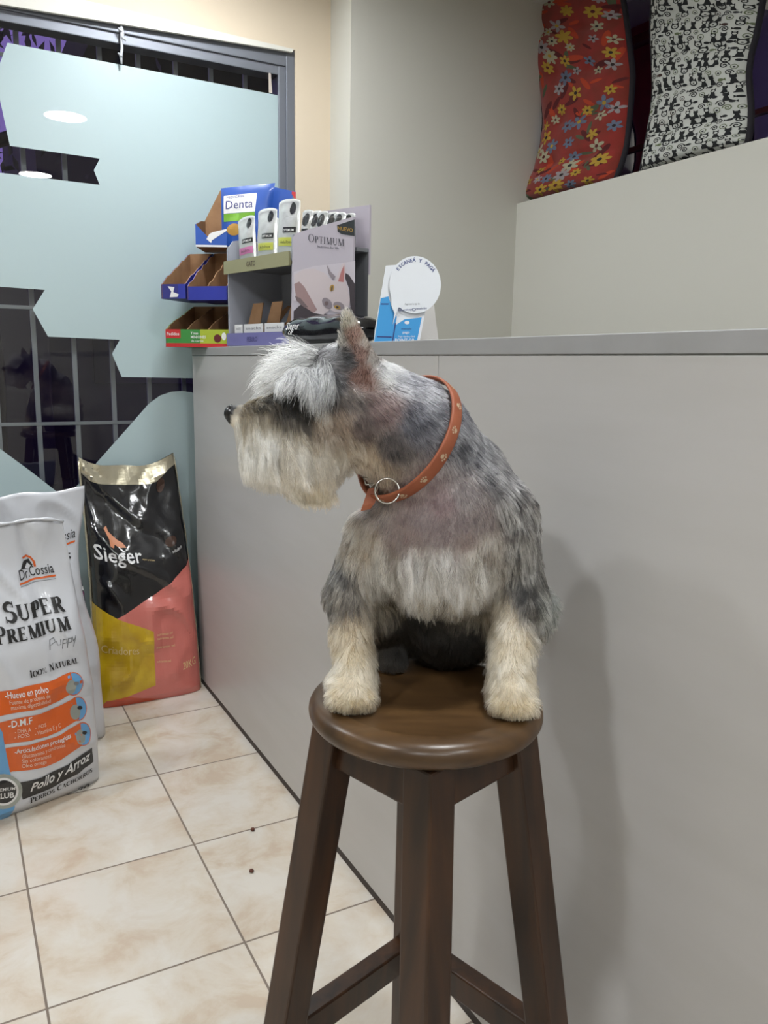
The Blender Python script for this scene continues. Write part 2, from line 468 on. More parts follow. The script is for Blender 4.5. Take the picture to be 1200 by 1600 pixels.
fx1 = WX1 - .058
top = wp([(434, 149), (11.6, 67), (-8, 120), (15.4, 228), (156, 248), (146.5, 266), (155.5, 289), (0, 270)])
top += [(-.10, 1.735), (-.22, 1.735), (-.22, 2.07), (WX0 + .05, 2.07), (WX0 + .05, 1.33), (-.02, 1.33)]
top += wp([(0, 448), (70, 453), (51, 483), (75, 526), (187, 531), (175, 553), (190, 589), (300, 591)]) + [(fx1, 1.045)]
film = MB()
for t in tris(top):
    film.add([(x, YW - .0012, z) for x, z in t], [(0, 1, 2)])
hump = wp([(122, 757), (150, 724), (205, 662), (232, 631), (250, 618), (268, 612), (284, 611), (300, 613)]) + [(.80, 1.005), (.90, .97), (fx1, .90), (fx1, WZ0 + .06), (.31, WZ0 + .06)] + wp([(112, 767)])
hump2 = wp([(95, 773), (50, 738), (0, 701)]) + [(-.06, .79), (-.3, .55), (WX0 + .05, .5), (WX0 + .05, WZ0 + .06), (.31, WZ0 + .06)] + wp([(112, 767), (104, 776)])
for poly in (hump, hump2):
    for t in tris(poly): film.add([(x, YW - .0012, z) for x, z in t], [(0, 1, 2)])
fo = struct(film.build('frosted_film', M_film, win)); fo['label'] = 'frosted white film with cut out shapes'
tag(MB().add([(x, YW - .003, z) for x, z in wp([(419, 106), (422, 106), (425, 146), (419.5, 145)])], [(0, 1, 2, 3)]).build('sticker_strip', mat('pale paper', (200, 190, 180), .7)),
    'narrow pale strip stuck in the upper right corner of the shop window', 'sticker')

# security grille outside the glass
gr = tag(empty('window_grille', (0, 2.95, 0)), 'grey steel security grille of thin bars outside the shop window', 'grille')
x = 0.274
bars = [x + 0.1235 * k for k in range(-8, 8)]
for bx in bars: MB().box((bx - .008, -.006, .02), (bx + .008, .006, 2.32), bev=.002).build('bar', M_steel, gr)
for bz in (.18, .56, .932, 1.312, 1.69, 2.07): MB().box((-.75, -.012, bz - .006), (1.28, -.006, bz + .006), bev=.002).build('bar', M_steel, gr)

# white cord tied to the window head
p0 = at(190, 40, Y=YW - .03)
pts = [at(x, y, Y=YW - .02) for x, y in ((189, 38), (191, 52), (189.5, 62), (190.5, 75), (189, 88), (190, 100))]
cd = MB().tube(pts, [.004, .0075, .004, .0045, .005, .003], n=8)
for (x, y) in ((188, 47), (193, 60), (188, 86)):
    cd.tube([at(x - 3, y - 3, Y=YW - .024), at(x, y, Y=YW - .03), at(x + 3, y + 3, Y=YW - .022)], .0032, n=6)
tag(cd.build('knotted_cord', mat('white cord', (205, 208, 215), .8)), 'knotted white cord hanging from the window head', 'cord')

# ------------------------------------------------------------------ ceiling lamps (two of them seen reflected in the shop window)
M_lamp = bpy.data.materials.new('lamp diffuser'); M_lamp.use_nodes = True
_b = M_lamp.node_tree.nodes['Principled BSDF']; _b.inputs['Base Color'].default_value = (.9, .9, .9, 1)
_b.inputs['Emission Color'].default_value = (*LAMP_COLOUR, 1); _b.inputs['Emission Strength'].default_value = LAMP_POWER
M_rim = mat('white lamp rim', (230, 230, 230), .4)
for k, (lx, ly, lab) in enumerate(((.71, .57, 'over the counter front, middle of its row'), (.71, -1.1, 'over the counter front, farthest from the shop window'), (.68, 2.25, 'over the counter front, closest to the shop window'),
                                   (-.85, 2.15, 'over the open floor, closer to the shop window'), (-.85, .55, 'over the open floor, middle of its row'), (-.85, -1.1, 'over the open floor, farthest from the shop window, added to light the dog from the front'), (-.05, -1.75, 'added out of view at the rear of the shop to brighten the dog'))):  # last two lamps are added for front light on the dog
    t = tag(empty('ceiling_light', (lx, ly, ZC)), 'round white recessed ceiling lamp ' + lab, 'lamp', 'recessed ceiling lamps')
    MB().lathe([(.112, -.001), (.135, -.001), (.135, -.012), (.112, -.016)], n=40, caps=False).build('rim', M_rim, t)
    MB().lathe([(.0001, -.010), (.113, -.010), (.113, -.012), (.0001, -.0125)], n=40).build('diffuser', M_lamp, t)

# ------------------------------------------------------------------ counter
XC, ZT0, ZT1, YE = .7475, 1.1675, 1.193, 2.75
ct = tag(empty('shop_counter', (XC, YE, 0)), 'long grey white shop counter with a grey worktop behind the dog', 'counter')
def cbox(name, lo, hi, m, bev=.001):
    return MB().box([lo[i] - (XC, YE, 0)[i] for i in range(3)], [hi[i] - (XC, YE, 0)[i] for i in range(3)], bev=bev).build(name, m, ct)
cbox('worktop', (XC - .001, -1.6, ZT0), (1.30, YE + .001, ZT1), M_top, .0015)
cbox('front_panel', (XC, 1.1885, .019), (XC + .018, YE, ZT0 - .002), M_counter)
cbox('front_panel', (XC, -1.6, .019), (XC + .018, 1.187, ZT0 - .002), M_counter)
cbox('kick_strip', (XC + .001, -1.6, 0), (XC + .016, YE, .0195), M_dark, 0)
cbox('end_panel', (XC + .019, YE - .018, .0), (1.27, YE, ZT0 - .002), M_counter)
cbox('end_panel', (XC + .019, -1.6, .0), (1.27, -1.582, ZT0 - .002), M_counter)

# ------------------------------------------------------------------ niche behind the counter
niche = struct(empty('window_2', (0, 0, 0)))
M_redwood = mat('dark red painted frame', (84, 34, 36), .5)
XN = 2.36
nf = MB()
nf.box((XN - .02, YB, ledge_z), (XN + .04, YP, ledge_z + .05)); nf.box((XN - .02, 2.20, ledge_z), (XN + .04, 2.30, ZC)); nf.box((XN - .02, 1.98, ledge_z), (XN + .04, 2.02, ZC))
nf.box((XN - .02, 1.735, ledge_z), (XN + .03, 1.76, ZC)); nf.box((XN - .02, -.2, ledge_z), (XN + .03, -.1, ZC)); nf.box((XN - .012, YB, 1.955), (XN + .02, YP, 1.972)); nf.box((XN - .02, YB, 2.33), (XN + .04, YP, 2.36))
struct(nf.build('window_frame', M_redwood, niche))
struct(MB().add([(XN, YB, ledge_z), (XN, YP, ledge_z), (XN, YP, ZC), (XN, YB, ZC)], [(0, 1, 2, 3)]).build('window_pane', M_glass, niche))

# ------------------------------------------------------------------ outside: dark street, house opposite, tree
M_night = mat('dark asphalt', (24, 24, 27), .9)
struct(MB().box((-14, YW + .11, -.2), (14, 22, -.1)).build('street', M_night))
hs = tag(empty('house', (0, 9, 0)), 'dark flat roofed house across the street seen through the shop window', 'house')
M_housewall = mat('dark house wall', (56, 55, 62), .85); M_roof = mat('dark roof', (30, 30, 34), .9); M_dkglass = mat('dark pane', (16, 18, 24), .2)
MB().box((.95, 0, -.1), (9, 4, 4.05)).build('wall', M_housewall, hs)
MB().box((1.42, -.7, 4.05), (9.4, 4.4, 4.5)).build('roof', M_roof, hs)
for wx in (1.4, 3.4): MB().box((wx, -.03, .9), (wx + 1.3, .02, 2.4)).build('window', M_dkglass, hs)
MB().box((5.6, -.03, 0), (6.6, .02, 2.2)).build('door', M_redwood, hs)
tag(MB().box((-9, 8.6, -.1), (.94, 8.75, 2.25), bev=.02).build('garden_wall', M_housewall), 'low dark garden wall beside the house across the street', 'wall')
tr = tag(empty('street_tree', (.25, 6.8, -.1)), 'leafy dark tree against the purple dusk sky outside the window', 'tree')
M_bark, M_leaf = mat('bark', (40, 34, 32), .9), mat('dark leaves', (38, 46, 40), .7)
tk = MB().tube([(0, 0, 0), (.05, 0, 1.2), (0, .05, 2.4), (.1, 0, 3.6), (.05, 0, 4.8)], [.14, .12, .1, .07, .03], n=10)
rs = random.Random(3); tips = []
for k in range(17):
    z0 = rs.uniform(2.2, 4.6); an = rs.uniform(0, 6.28); L = rs.uniform(.7, 1.6)
    p1 = (L * .5 * math.cos(an), L * .5 * math.sin(an), z0 + .15); p2 = (L * math.cos(an), L * math.sin(an), z0 + rs.uniform(-.1, .5))
    tk.tube([(0.04, 0, z0 - .2), p1, p2], [.035, .02, .008], n=6); tips += [p1, p2]
tk.build('trunk', M_bark, tr)
lf = MB()
for k in range(950):
    c = rs.choice(tips); p = Vector(c) + Vector((rs.gauss(0, .17), rs.gauss(0, .17), rs.gauss(0, .16))); s = rs.uniform(.05, .09)
    e1 = Vector((rs.gauss(0, 1), rs.gauss(0, 1), rs.gauss(0, 1))).normalized(); e2 = e1.orthogonal().normalized()
    lf.add([p - e1 * s, p + e2 * s * .45, p + e1 * s, p - e2 * s * .45], [(0, 1, 2, 3)])
lo = lf.build('foliage', M_leaf, tr); lo['kind'] = 'stuff'

# ------------------------------------------------------------------ bar stool
SX, SY, SZ = .500, .802, .751
st = tag(empty('bar_stool', (SX, SY, 0), -YAW), 'dark stained round wooden bar stool the grey dog sits on', 'stool')
prof = [(.0001, SZ - .036), (.118, SZ - .036)]
for k in range(13):
    an = -math.pi / 2 + math.pi * k / 12
    prof.append((.1265 + .0185 * math.cos(an), SZ - .0195 + .0165 * math.sin(an)))
prof += [(.121, SZ - .0008), (.117, SZ - .0022), (.06, SZ - .0025), (.0001, SZ - .0025)]
M_seat = wood_material(); M_seat.name = 'dark stained seat wood'
for n in M_seat.node_tree.nodes:
    if n.type == 'MAPPING': n.inputs['Scale'].default_value = (3, 18, 18); n.inputs['Rotation'].default_value = (0, 0, .5)
    if n.type == 'VALTORGB': n.color_ramp.elements[0].color = (*lin(50, 35, 21), 1); n.color_ramp.elements[1].color = (*lin(90, 66, 40), 1)
MB().lathe(prof, n=72).build('seat', M_seat, st)
LW = .021


def leg_r(z): return .112 + .152 * (.70 - z)


for an in (0, 90, 180, 270):
    ca, sa = math.cos(math.radians(an)), math.sin(math.radians(an)); vs = []
    for z in (0, SZ - .036):
        r = leg_r(z)
        for (i, j) in ((-1, -1), (1, -1), (1, 1), (-1, 1)):
            # square section turned so that its edges face outwards
            ox, oy = (i - j) * LW * .7071 * 1.02, (i + j) * LW * .7071 * 1.02
            vs.append(((r + ox) * ca - oy * sa, (r + ox) * sa + oy * ca, z))
    bm = bmesh.new(); bv = [bm.verts.new(v) for v in vs]
    for f in ((3, 2, 1, 0), (4, 5, 6, 7), (0, 1, 5, 4), (1, 2, 6, 5), (2, 3, 7, 6), (3, 0, 4, 7)): bm.faces.new([bv[i] for i in f])
    bmesh.ops.recalc_face_normals(bm, faces=bm.faces); bm.normal_update()
    bmesh.ops.bevel(bm, geom=bm.edges[:], offset=.003, segments=2, affect='EDGES', profile=.5)
    bmesh.ops.recalc_face_normals(bm, faces=bm.faces)
    MB().bm(bm).build('leg', M_wood, st)


def rail(name, a0, a1, z0, z1, th):
    """board between two neighbouring legs"""
    vs = []
    for z in (z0, z1):
        r = leg_r((z)); p = np.array([r * math.cos(a0), r * math.sin(a0)]); q = np.array([r * math.cos(a1), r * math.sin(a1)])
        e = (q - p) / np.linalg.norm(q - p); n = np.array([e[1], -e[0]])
        for s_, t_ in ((p + e * .015, -1), (q - e * .015, -1), (q - e * .015, 1), (p + e * .015, 1)):
            vs.append((*(s_ + n * t_ * th / 2), z))
    bm = bmesh.new(); bv = [bm.verts.new(v) for v in vs]
    for f in ((3, 2, 1, 0), (4, 5, 6, 7), (0, 1, 5, 4), (1, 2, 6, 5), (2, 3, 7, 6), (3, 0, 4, 7)): bm.faces.new([bv[i] for i in f])
    bmesh.ops.recalc_face_normals(bm, faces=bm.faces); bm.normal_update()
    bmesh.ops.bevel(bm, geom=bm.edges[:], offset=.003, segments=2, affect='EDGES', profile=.5); bmesh.ops.recalc_face_normals(bm, faces=bm.faces)
    MB().bm(bm).build(name, M_wood, st)


for k in range(4):
    a0, a1 = k * math.pi / 2, (k + 1) * math.pi / 2
    rail('apron', a0, a1, SZ - .095, SZ - .037, .02)
    z = .252 if k in (0, 1) else .17
    rail('stretcher', a0, a1, z - .028, z + .02, .03)

# ------------------------------------------------------------------ food bags on the floor
def smooth(a, b, x):
    t = min(1, max(0, (x - a) / (b - a))); return t * t * (3 - 2 * t)


class FoodBag:
    """upright pillow bag: local x across, y into the bag, z up; front leans back by `lean`"""
    def __init__(s, name, foot, ex, W, Hh, D, lean, left, right, topz=None, seed=0, wr=.004, label='', nu=44, nv=70, topthin=.90, group='pet food bags on the floor', crease=None):
        # foot: world point of the bottom right front corner, ex: unit vector along the front, to the right
        s.W, s.H = W, Hh
        ang = math.atan2(ex[1], ex[0])
        s.o = tag(empty(name, (foot[0], foot[1], 0), ang), label, 'pet food bag', group)
        s.Mw = Matrix.Translation(Vector((foot[0], foot[1], 0))) @ Matrix.Rotation(ang, 4, 'Z')
        s.lean = lean; us = np.linspace(0, 1, nu + 1); vs = np.linspace(0, 1, nv + 1)
        F = np.zeros((nv + 1, nu + 1, 3)); B = np.zeros_like(F)
        for j, v in enumerate(vs):
            xl, xr = -W + left(v), right(v)
            dd = D * (0.80 + 0.35 * math.sin(math.pi * min(1, v * 1.15)) ** .8) * (1 - smooth(.55, topthin, v)) + .006
            dd *= 1 if v > .03 else .75 + .25 * v / .03
            for i, u in enumerate(us):
                pr = max(0.0, 1 - abs(2 * u - 1) ** 5) ** .55
                x = xl + (xr - xl) * u; tz = Hh if topz is None else Hh + topz(u)
                z = v * tz + .001
                nz = noise.fractal(Vector((x * 5 + seed * 7, z * 3.2, seed)), .9, 2.0, 4) * wr * 1.5
                cr = abs(noise.noise(Vector((x * 6 + z * 5 + seed, z * 2.2 - x * 3, seed + 3)))); cr = -max(0, .16 - cr) / .16 * wr * 1.6
                k = smooth(0.02, .12, v) * (.25 + .75 * pr); nz += crease(u, v) if crease else 0
                yc = lean * z
                F[j, i] = (x, yc - dd / 2 * pr + D * .5 + (nz + cr) * k, z); B[j, i] = (x, yc + dd / 2 * pr + D * .5 + nz * .6 * k, z)
        s.F, s.B = F, B
        s.ymid = 0.0
        du = np.gradient(F, axis=1); dv = np.gradient(F, axis=0); n = np.cross(du, dv); n /= np.linalg.norm(n, axis=2, keepdims=True) + 1e-12
        s.sheet = Sheet(us, vs * Hh, F, n); s.mb = MB(); s.us, s.vs, s.nu, s.nv = us, vs, nu, nv
        V = np.concatenate([F.reshape(-1, 3), B.reshape(-1, 3)]); K = (nu + 1) * (nv + 1); fs = []
        q = lambda j, i: j * (nu + 1) + i
        for j in range(nv):
            for i in range(nu):
                fs.append((q(j, i), q(j, i + 1), q(j + 1, i + 1), q(j + 1, i))); fs.append((K + q(j, i), K + q(j + 1, i), K + q(j + 1, i + 1), K + q(j, i + 1)))
        for j in range(nv):
            fs.append((q(j, 0), q(j + 1, 0), K + q(j + 1, 0), K + q(j, 0))); fs.append((q(j, nu), K + q(j, nu), K + q(j + 1, nu), q(j + 1, nu)))
        for i in range(nu):
            fs.append((q(0, i), K + q(0, i), K + q(0, i + 1), q(0, i + 1))); fs.append((q(nv, i), q(nv, i + 1), K + q(nv, i + 1), K + q(nv, i)))
        s.mb.add(V, fs, 0, True)
        s.wx = [(-W + left(v), right(v)) for v in vs]
        s.left, s.right = left, right

    def ab(s, px, py):
        """point of the photograph -> print coordinates (u, height) on the front"""
        n = s.Mw.to_3x3() @ Vector((0, -1, s.lean)); p = s.Mw @ Vector((0, 0, 0))
        P = s.Mw.inverted() @ Vector(on_plane(px, py, p, n)); v = min(1, max(0, P.z / s.H))
        xl, xr = -s.W + s.left(v), s.right(v)
        return ((P.x - xl) / (xr - xl), P.z)

    def abs_(s, pts): return [s.ab(*p) for p in pts]

    def pr(s, polys, mi, off=.0014): s.sheet.decal(s.mb, polys, mi, off)

    def line(s, body, p, q, hpx, mi, bold=0.0, shear=0.0, off=.0034, sc=None):
        """a line of print whose baseline runs from photo point p to q; hpx: capital height in photo pixels"""
        a, b = s.ab(*p), s.ab(*q); hh = s.ab(p[0], p[1] - hpx)[1] - a[1]
        w = math.hypot((b[0] - a[0]), 0); sl = (b[1] - a[1]) / max(1e-6, b[0] - a[0])
        T = smallcaps(body, 0, 0, hh / .72, w) if sc else text(body, 0, 0, hh / .72, w, bold, 0, shear)
        s.pr([[(a[0] + x, a[1] + y + sl * x) for x, y in t] for t in T], mi, off)

    def done(s, name, mats): return s.mb.build(name, mats, s.o)


M_bagwhite = mat('white plastic bag', (214, 216, 222), .3, coat=.3)
M_orange = mat('orange print', (222, 98, 28), .32, coat=.3)
M_blue = mat('sky blue print', (104, 164, 214), .32, coat=.3)
M_ink = mat('black bag print', (30, 29, 30), .34, coat=.3)
M_grey = mat('grey print', (128, 130, 134), .4)
M_silver = mat('silver print', (176, 182, 176), .3, .5)
M_palepink = mat('pale print', (240, 214, 196), .4)

# white puppy food bag in front
ex1 = np.array([.9597, .2810, 0])
b1 = FoodBag('pet_food_bag', (.29, 2.138), ex1, .42, .757, .12, .05, lambda v: .05 * v ** 2, lambda v: .034 - .006 * v - .066 * max(0, v - .38), topz=lambda u: -.035 * u ** 2 + .008 * math.sin(9 * u), seed=2, wr=.006, crease=lambda u, v: smooth(.3, .75, v) * (.012 * math.exp(-((u - .76 + .10 * (v - .5)) / .05) ** 2) - .002 * math.exp(-((u - .63) / .07) ** 2)),
             label='white puppy food bag with orange bands, closest to the photographer at the left edge')
P = b1.abs_
blue = P([(0, 1140), (14, 1205), (24, 1262), (18, 1284), (-40, 1310), (-60, 1130), (-20, 1110)])
b1.pr(tris(blue), 3, .0022)
blue2 = P([(0, 830), (4, 830), (0, 846), (-60, 900), (-60, 840)]); b1.pr(tris(blue2), 3)


def band(bag, topl, botl, n=14):
    out = []
    for k in range(n):
        f0, f1 = k / n, (k + 1) / n
        g = lambda L, f: (np.interp(f, np.linspace(0, 1, len(L)), [p[0] for p in L]), np.interp(f, np.linspace(0, 1, len(L)), [p[1] for p in L]))
        out.append(bag.abs_([g(botl, f0), g(botl, f1), g(topl, f1), g(topl, f0)]))
    return out


b1.pr(band(b1, [(-60, 1095), (0, 1075), (30, 1066), (60, 1061), (85, 1055), (108, 1045)], [(-60, 1135), (0, 1112), (30, 1104), (60, 1099), (90, 1090), (112, 1078)]), 2)
b1.pr(band(b1, [(-60, 1142), (0, 1122), (30, 1113), (60, 1107), (90, 1098), (116, 1086)], [(-50, 1180), (3, 1160), (30, 1153), (60, 1146), (90, 1136), (122, 1120)]), 2)
b1.pr(band(b1, [(-50, 1187), (6, 1166), (30, 1160), (60, 1151), (90, 1142), (124, 1126)], [(-20, 1220), (15, 1203), (40, 1199), (68, 1194), (95, 1181), (127, 1160)]), 2)
b1.pr(band(b1, [(27, 1219), (65, 1210), (105, 1190), (145, 1168)], [(36, 1250), (70, 1236), (110, 1214), (149, 1192)], 10), 4)
for cx, cy, r in ((113, 1064, 15.5), (120, 1104, 16), (128, 1144, 15)):
    b1.pr([P(disc(cx, cy, r, r * 1.22, 28))], 2, .0010); b1.pr([P(disc(cx, cy, r - 1.3, (r - 1.3) * 1.22, 28))], 3, .0013)
    b1.pr([P(disc(cx - r * .3, cy + r * .3, r * .55, r * .75, 20))], 6, .0016)
    b1.pr([P(disc(cx + r * .2, cy - .1 * r, r * .28, r * .2, 14))], 4 if cy > 1100 else 5, .0018)
b1.line('Dr.Cossia', (40, 905), (96, 892), 17, 4, .004)
b1.pr([P([(40, 909), (98, 895), (98, 898), (40, 912)])], 2, .0014)
b1.pr([P([(41, 914), (98, 901), (98, 902), (41, 915)])], 5, .0014)
b1.pr([P(p) for p in stroke([(50, 870), (56, 867), (63, 870), (68, 877), (69, 884)], 3)], 2, .0014)
b1.pr([P([(44, 888), (50, 875), (60, 872), (66, 882), (62, 887)])], 4, .0014); b1.pr([P([(52, 886), (57, 878), (64, 884), (60, 889)])], 0, .0018)
b1.line('SUPER', (10, 970), (107, 951), 31, 4, .035, sc=True)
b1.line('PREMIUM', (-7, 1004), (111, 977), 26, 4, .035, sc=True)
b1.line('100% NATURAL', (43, 1052), (121, 1030), 12, 4, .02, sc=True)
for st_ in ([(76, 1010), (77, 995), (84, 992), (86, 998), (78, 1003)], [(88, 997), (89, 1003), (94, 1002), (94, 994)], [(96, 1008), (97, 994), (102, 992), (102, 998), (97, 1000)], [(103, 1006), (104, 991), (109, 990), (109, 996), (104, 998)], [(110, 988), (112, 995), (116, 986), (112, 1003)]):
    b1.pr([P(p) for p in stroke(st_, 1.1)], 5, .0016)
b1.line('-Huevo en polvo', (4, 1086), (70, 1074), 11, 1, .012); b1.line('Fuente de proteina de', (10, 1095), (72, 1082), 7, 7); b1.line('maxima digestibilidad', (12, 1103), (73, 1090), 7, 7)
b1.line('-D.M.F', (8, 1132), (44, 1122), 11, 1, .02); b1.line('- DHA A', (18, 1140), (42, 1135), 7, 7); b1.line('- FOSS', (18, 1149), (40, 1143), 7, 7); b1.line('- FOS', (48, 1132), (66, 1128), 6, 7); b1.line('- Vitamina E y C', (48, 1142), (90, 1131), 7, 7)
b1.line('-Articulaciones protegidas', (20, 1174), (106, 1148), 8, 1, .01); b1.line('Glucosamina y condroitina', (31, 1180), (97, 1161), 7, 7); b1.line('Sin colorantes', (31, 1188), (74, 1177), 7, 7); b1.line('Oleo omega', (31, 1196), (68, 1187), 7, 7)
b1.line('Pollo y Arroz', (46, 1236), (142, 1186), 16, 1, .02, .25)
b1.line('PERROS CACHORROS', (48, 1256), (147, 1208), 9, 4, 0, sc=True)
b1.line('20', (126, 1245), (146, 1237), 12, 4, .02)
b1.pr([P(disc(5, 1236, 29, 29, 32))], 6, .0027); b1.pr([P(disc(5, 1236, 23, 23, 32))], 1, .0031); b1.pr([P(disc(5, 1236, 19.5, 19.5, 32))], 4, .0035)
b1.line('PREMIUM', (-12, 1236), (22, 1231), 6, 1, .01, 0, .0040); b1.line('CLUB', (-10, 1249), (22, 1245), 10, 1, .03, 0, .0040)
b1.done('bag_body', [M_bagwhite, M_white, M_orange, M_blue, M_ink, M_grey, M_silver, M_palepink])
cl = MB()
for sx in (0,):
    pass
# the folded strip along the top edge of the bag
F = b1.F
ridge = [F[-1, i] + np.array([0, -.004, .002]) for i in range(0, 45, 2)]
cl.tube(ridge, [.0045 + .0015 * math.sin(i * 1.7) for i in range(len(ridge))], n=6)
cl.build('top_seam', M_bagwhite, b1.o)

# second white bag behind it
ex2 = np.array([.975, .222, 0])
b2 = FoodBag('pet_food_bag', (.352, 2.405), ex2, .42, .775, .12, .045, lambda v: .03 * v, lambda v: .030 - .016 * v - .034 * smooth(.35, .62, v) + .036 * smooth(.72, 1, v), topz=lambda u: .004 * math.sin(14 * u) - .012 * (1 - u), seed=5, wr=.005,
             label='white food bag with only its upper edge showing behind the puppy food bag')
b2.line('Dr.Cossia', (68, 857), (127, 845), 16, 4, .004); b2.pr([b2.abs_([(68, 862), (127, 850), (127, 853), (68, 865)])], 2, .0014)
b2.line('S', (104, 880), (118, 877), 10, 4, .02); b2.pr([b2.abs_([(106, 896), (114, 894), (114, 898), (106, 900)])], 4)
b2.done('bag_body', [M_bagwhite, M_white, M_orange, M_blue, M_ink, M_grey])

# small dark bag squeezed in between
M_purple = mat('dark purple plastic', (50, 26, 62), .3, coat=.3); M_mag = mat('magenta print', (112, 30, 92), .35)
b3 = FoodBag('pet_food_bag', (.375, 2.56), np.array([.98, .2, 0]), .30, .515, .05, .07, lambda v: .0, lambda v: -.03 * v ** 2, topz=lambda u: -.012 * u, seed=9, wr=.003,
             label='dark purple food bag squeezed between the white bags and the black one')
b3.pr([b3.abs_([(108, 904), (142, 918), (140, 923), (108, 910)])], 1); b3.pr(tris(b3.abs_([(112, 930), (126, 918), (136, 924), (132, 940), (122, 948)])), 2)
b3.pr(tris(b3.abs_([(108, 930), (117, 936), (122, 950), (112, 956), (106, 950)])), 3)
b3.done('bag_body', [M_purple, M_white, M_mag, M_orange])

# tall black and gold bag by the counter
M_bblack = mat('black glossy film', (20, 20, 23), .16, coat=.6, bump=(26, .35, .004)); M_foil = mat('pale gold foil', (224, 216, 190), .26, .8, bump=(45, .5, .003)); M_yellow = mat('gold print', (212, 176, 30), .3, coat=.5, vary=(20, (194, 154, 22), .4, .7))
M_coral = mat('coral print', (214, 120, 110), .3, coat=.5); M_red = mat('orange red print', (206, 84, 52), .3, coat=.5); M_skin = mat('light orange print', (222, 150, 112), .4); M_brown = mat('brown print', (70, 48, 38), .4)
b4 = FoodBag('pet_food_bag', (.728, 2.640), np.array([1, .008, 0]), .352, .795, .105, .118, lambda v: -.004 + .002 * v + .012 * math.sin(math.pi * v), lambda v: .004 - .048 * v + .010 * math.sin(math.pi * v),
             topz=lambda u: .036 * abs(2 * u - 1) ** 2.2 - .004 * math.sin(11 * u), seed=12, wr=.008, topthin=.95, label='tall black, gold and coral dog food bag standing against the counter corner')
P = b4.abs_
b4.pr(tris(P([(100, 690), (118, 762), (128, 756), (145, 764), (200, 763), (250, 758), (268, 748), (290, 744), (310, 690)])), 1, .0009)
b4.pr(tris(P([(90, 944), (143, 951), (182, 967), (238, 985), (243, 1071), (200, 1090), (168, 1099), (152, 1125), (90, 1125)])), 2)
b4.pr(tris(P([(182, 967), (240, 928), (290, 893), (310, 874), (345, 880), (345, 1110), (290, 1098), (200, 1090), (243, 1071), (238, 985)])), 3)
b4.pr(tris(P([(150, 1125), (168, 1099), (200, 1090), (243, 1071), (268, 1057), (292, 1072), (302, 1030), (314, 1000), (345, 1020), (345, 1120)])), 4, .0010)
b4.line('Sieger', (150, 882), (222, 880), 23, 5, .012)
b4.pr(tris(P([(164, 832), (168, 828), (171, 836), (178, 842), (184, 847), (192, 851), (198, 858), (188, 859), (180, 855), (178, 860), (173, 858), (172, 848)])), 6, .0012)
b4.line('Criadores', (160, 1024), (216, 1021), 13, 7, .0)
for (x0, y0, x1, y1) in ((243, 992, 268, 989), (243, 998, 269, 996), (243, 1012, 272, 1009), (244, 1035, 266, 1033)):
    b4.line('nutrientes sel', (x0, y0), (x1, y1), 4, 7)
for cx, cy in ((231, 996), (230, 1016), (230, 1035)):
    b4.pr([P(disc(cx, cy, 4, 4, 14))], 7, .0012)
b4.line('20KG', (285, 1047), (306, 1040), 12, 7, .0); b4.line('super premium', (222, 876), (241, 877), 3, 7)
b4.pr(tris(P(disc(256, 766, 7, 11, 12))), 8, .0011); b4.pr(tris(P(disc(268, 850, 9, 8, 12))), 8, .0011); b4.line('adultos', (270, 868), (284, 864), 5, 5)
b4.done('bag_body', [M_bblack, M_foil, M_yellow, M_coral, M_red, M_white, M_skin, mat('pale yellow print', (232, 206, 150), .4), M_brown])
sm = MB()
for side in (0, -1):
    pts = [b4.F[j, side] + np.array([-.002 if side == 0 else .002, 0, 0]) for j in range(0, 71, 3)]
    sm.tube(pts, [(.004 if side == 0 else .0016) + .0009 * math.sin(k * 2.1) for k in range(len(pts))], n=6)
sm.build('side_seam', M_foil, b4.o)

# ------------------------------------------------------------------ kibble on the floor
M_kib = mat('brown kibble', (92, 50, 34), .8)
for (x, y), lab in (((395, 1298), 'brown kibble bit on the tile joint, the one farther from the stool'), ((393, 1363), 'brown kibble bit in the middle of a tile, the one closer to the stool')):
    p = at(x, y, Z=0); bm = bmesh.new(); bmesh.ops.create_icosphere(bm, subdivisions=2, radius=.0055)
    for v in bm.verts: v.co *= 1 + .25 * noise.noise(v.co * 300 + Vector((x, y, 0))); v.co.z = v.co.z * .8 + .0042
    tag(MB().bm(bm, 0, True).build('kibble', M_kib, None, (p[0], p[1], 0)), lab, 'kibble', 'kibble bits on the floor')

# ------------------------------------------------------------------ display stand on the counter
AX, AY = .79, 2.48
ds = tag(empty('display_stand', (AX, AY, ZT1), math.atan2(-.9766, .2149)), 'grey two shelf card display stand with a cat poster on the counter', 'display stand')
# local: x along the front (towards the camera), y behind the front, z up
M_card = mat('pale grey display card', (176, 180, 192), .5); M_cardin = mat('grey card inside', (120, 122, 126), .6); M_olive = mat('olive shelf strip', (158, 156, 120), .5); M_violet = mat('violet shelf strip', (118, 116, 172), .5)
M_lilac = mat('lilac poster card', (196, 188, 200), .35, spec=.5)
SW, SD = .345, .20
sh = MB()
sh.box((0, 0, 0), (.006, SD, .30)); sh.box((SW, 0, 0), (SW + .006, SD, .30)); sh.box((0, SD - .006, 0), (SW, SD, .33)); sh.box((.006, 0.002, 0), (SW, SD, .008))
sh.build('stand_body', M_card, ds)
sh = MB(); sh.box((.006, .004, .232), (SW, SD - .006, .240)); sh.build('shelf', M_cardin, ds)
lp = MB(); lp.box((-.002, -.012, .218), (SW + .004, -.006, .256)); lp.box((-.002, -.006, .224), (SW + .004, .004, .232))
S1 = flat_sheet((0, -.012, .218), (1, 0, 0), (0, 0, 1), .35, .04, (0, -1, 0))
S1.decal(lp, text('GATO', .13, .013, .02, .05, .01), 1)
lp.build('shelf_lip', [M_olive, M_brown], ds)
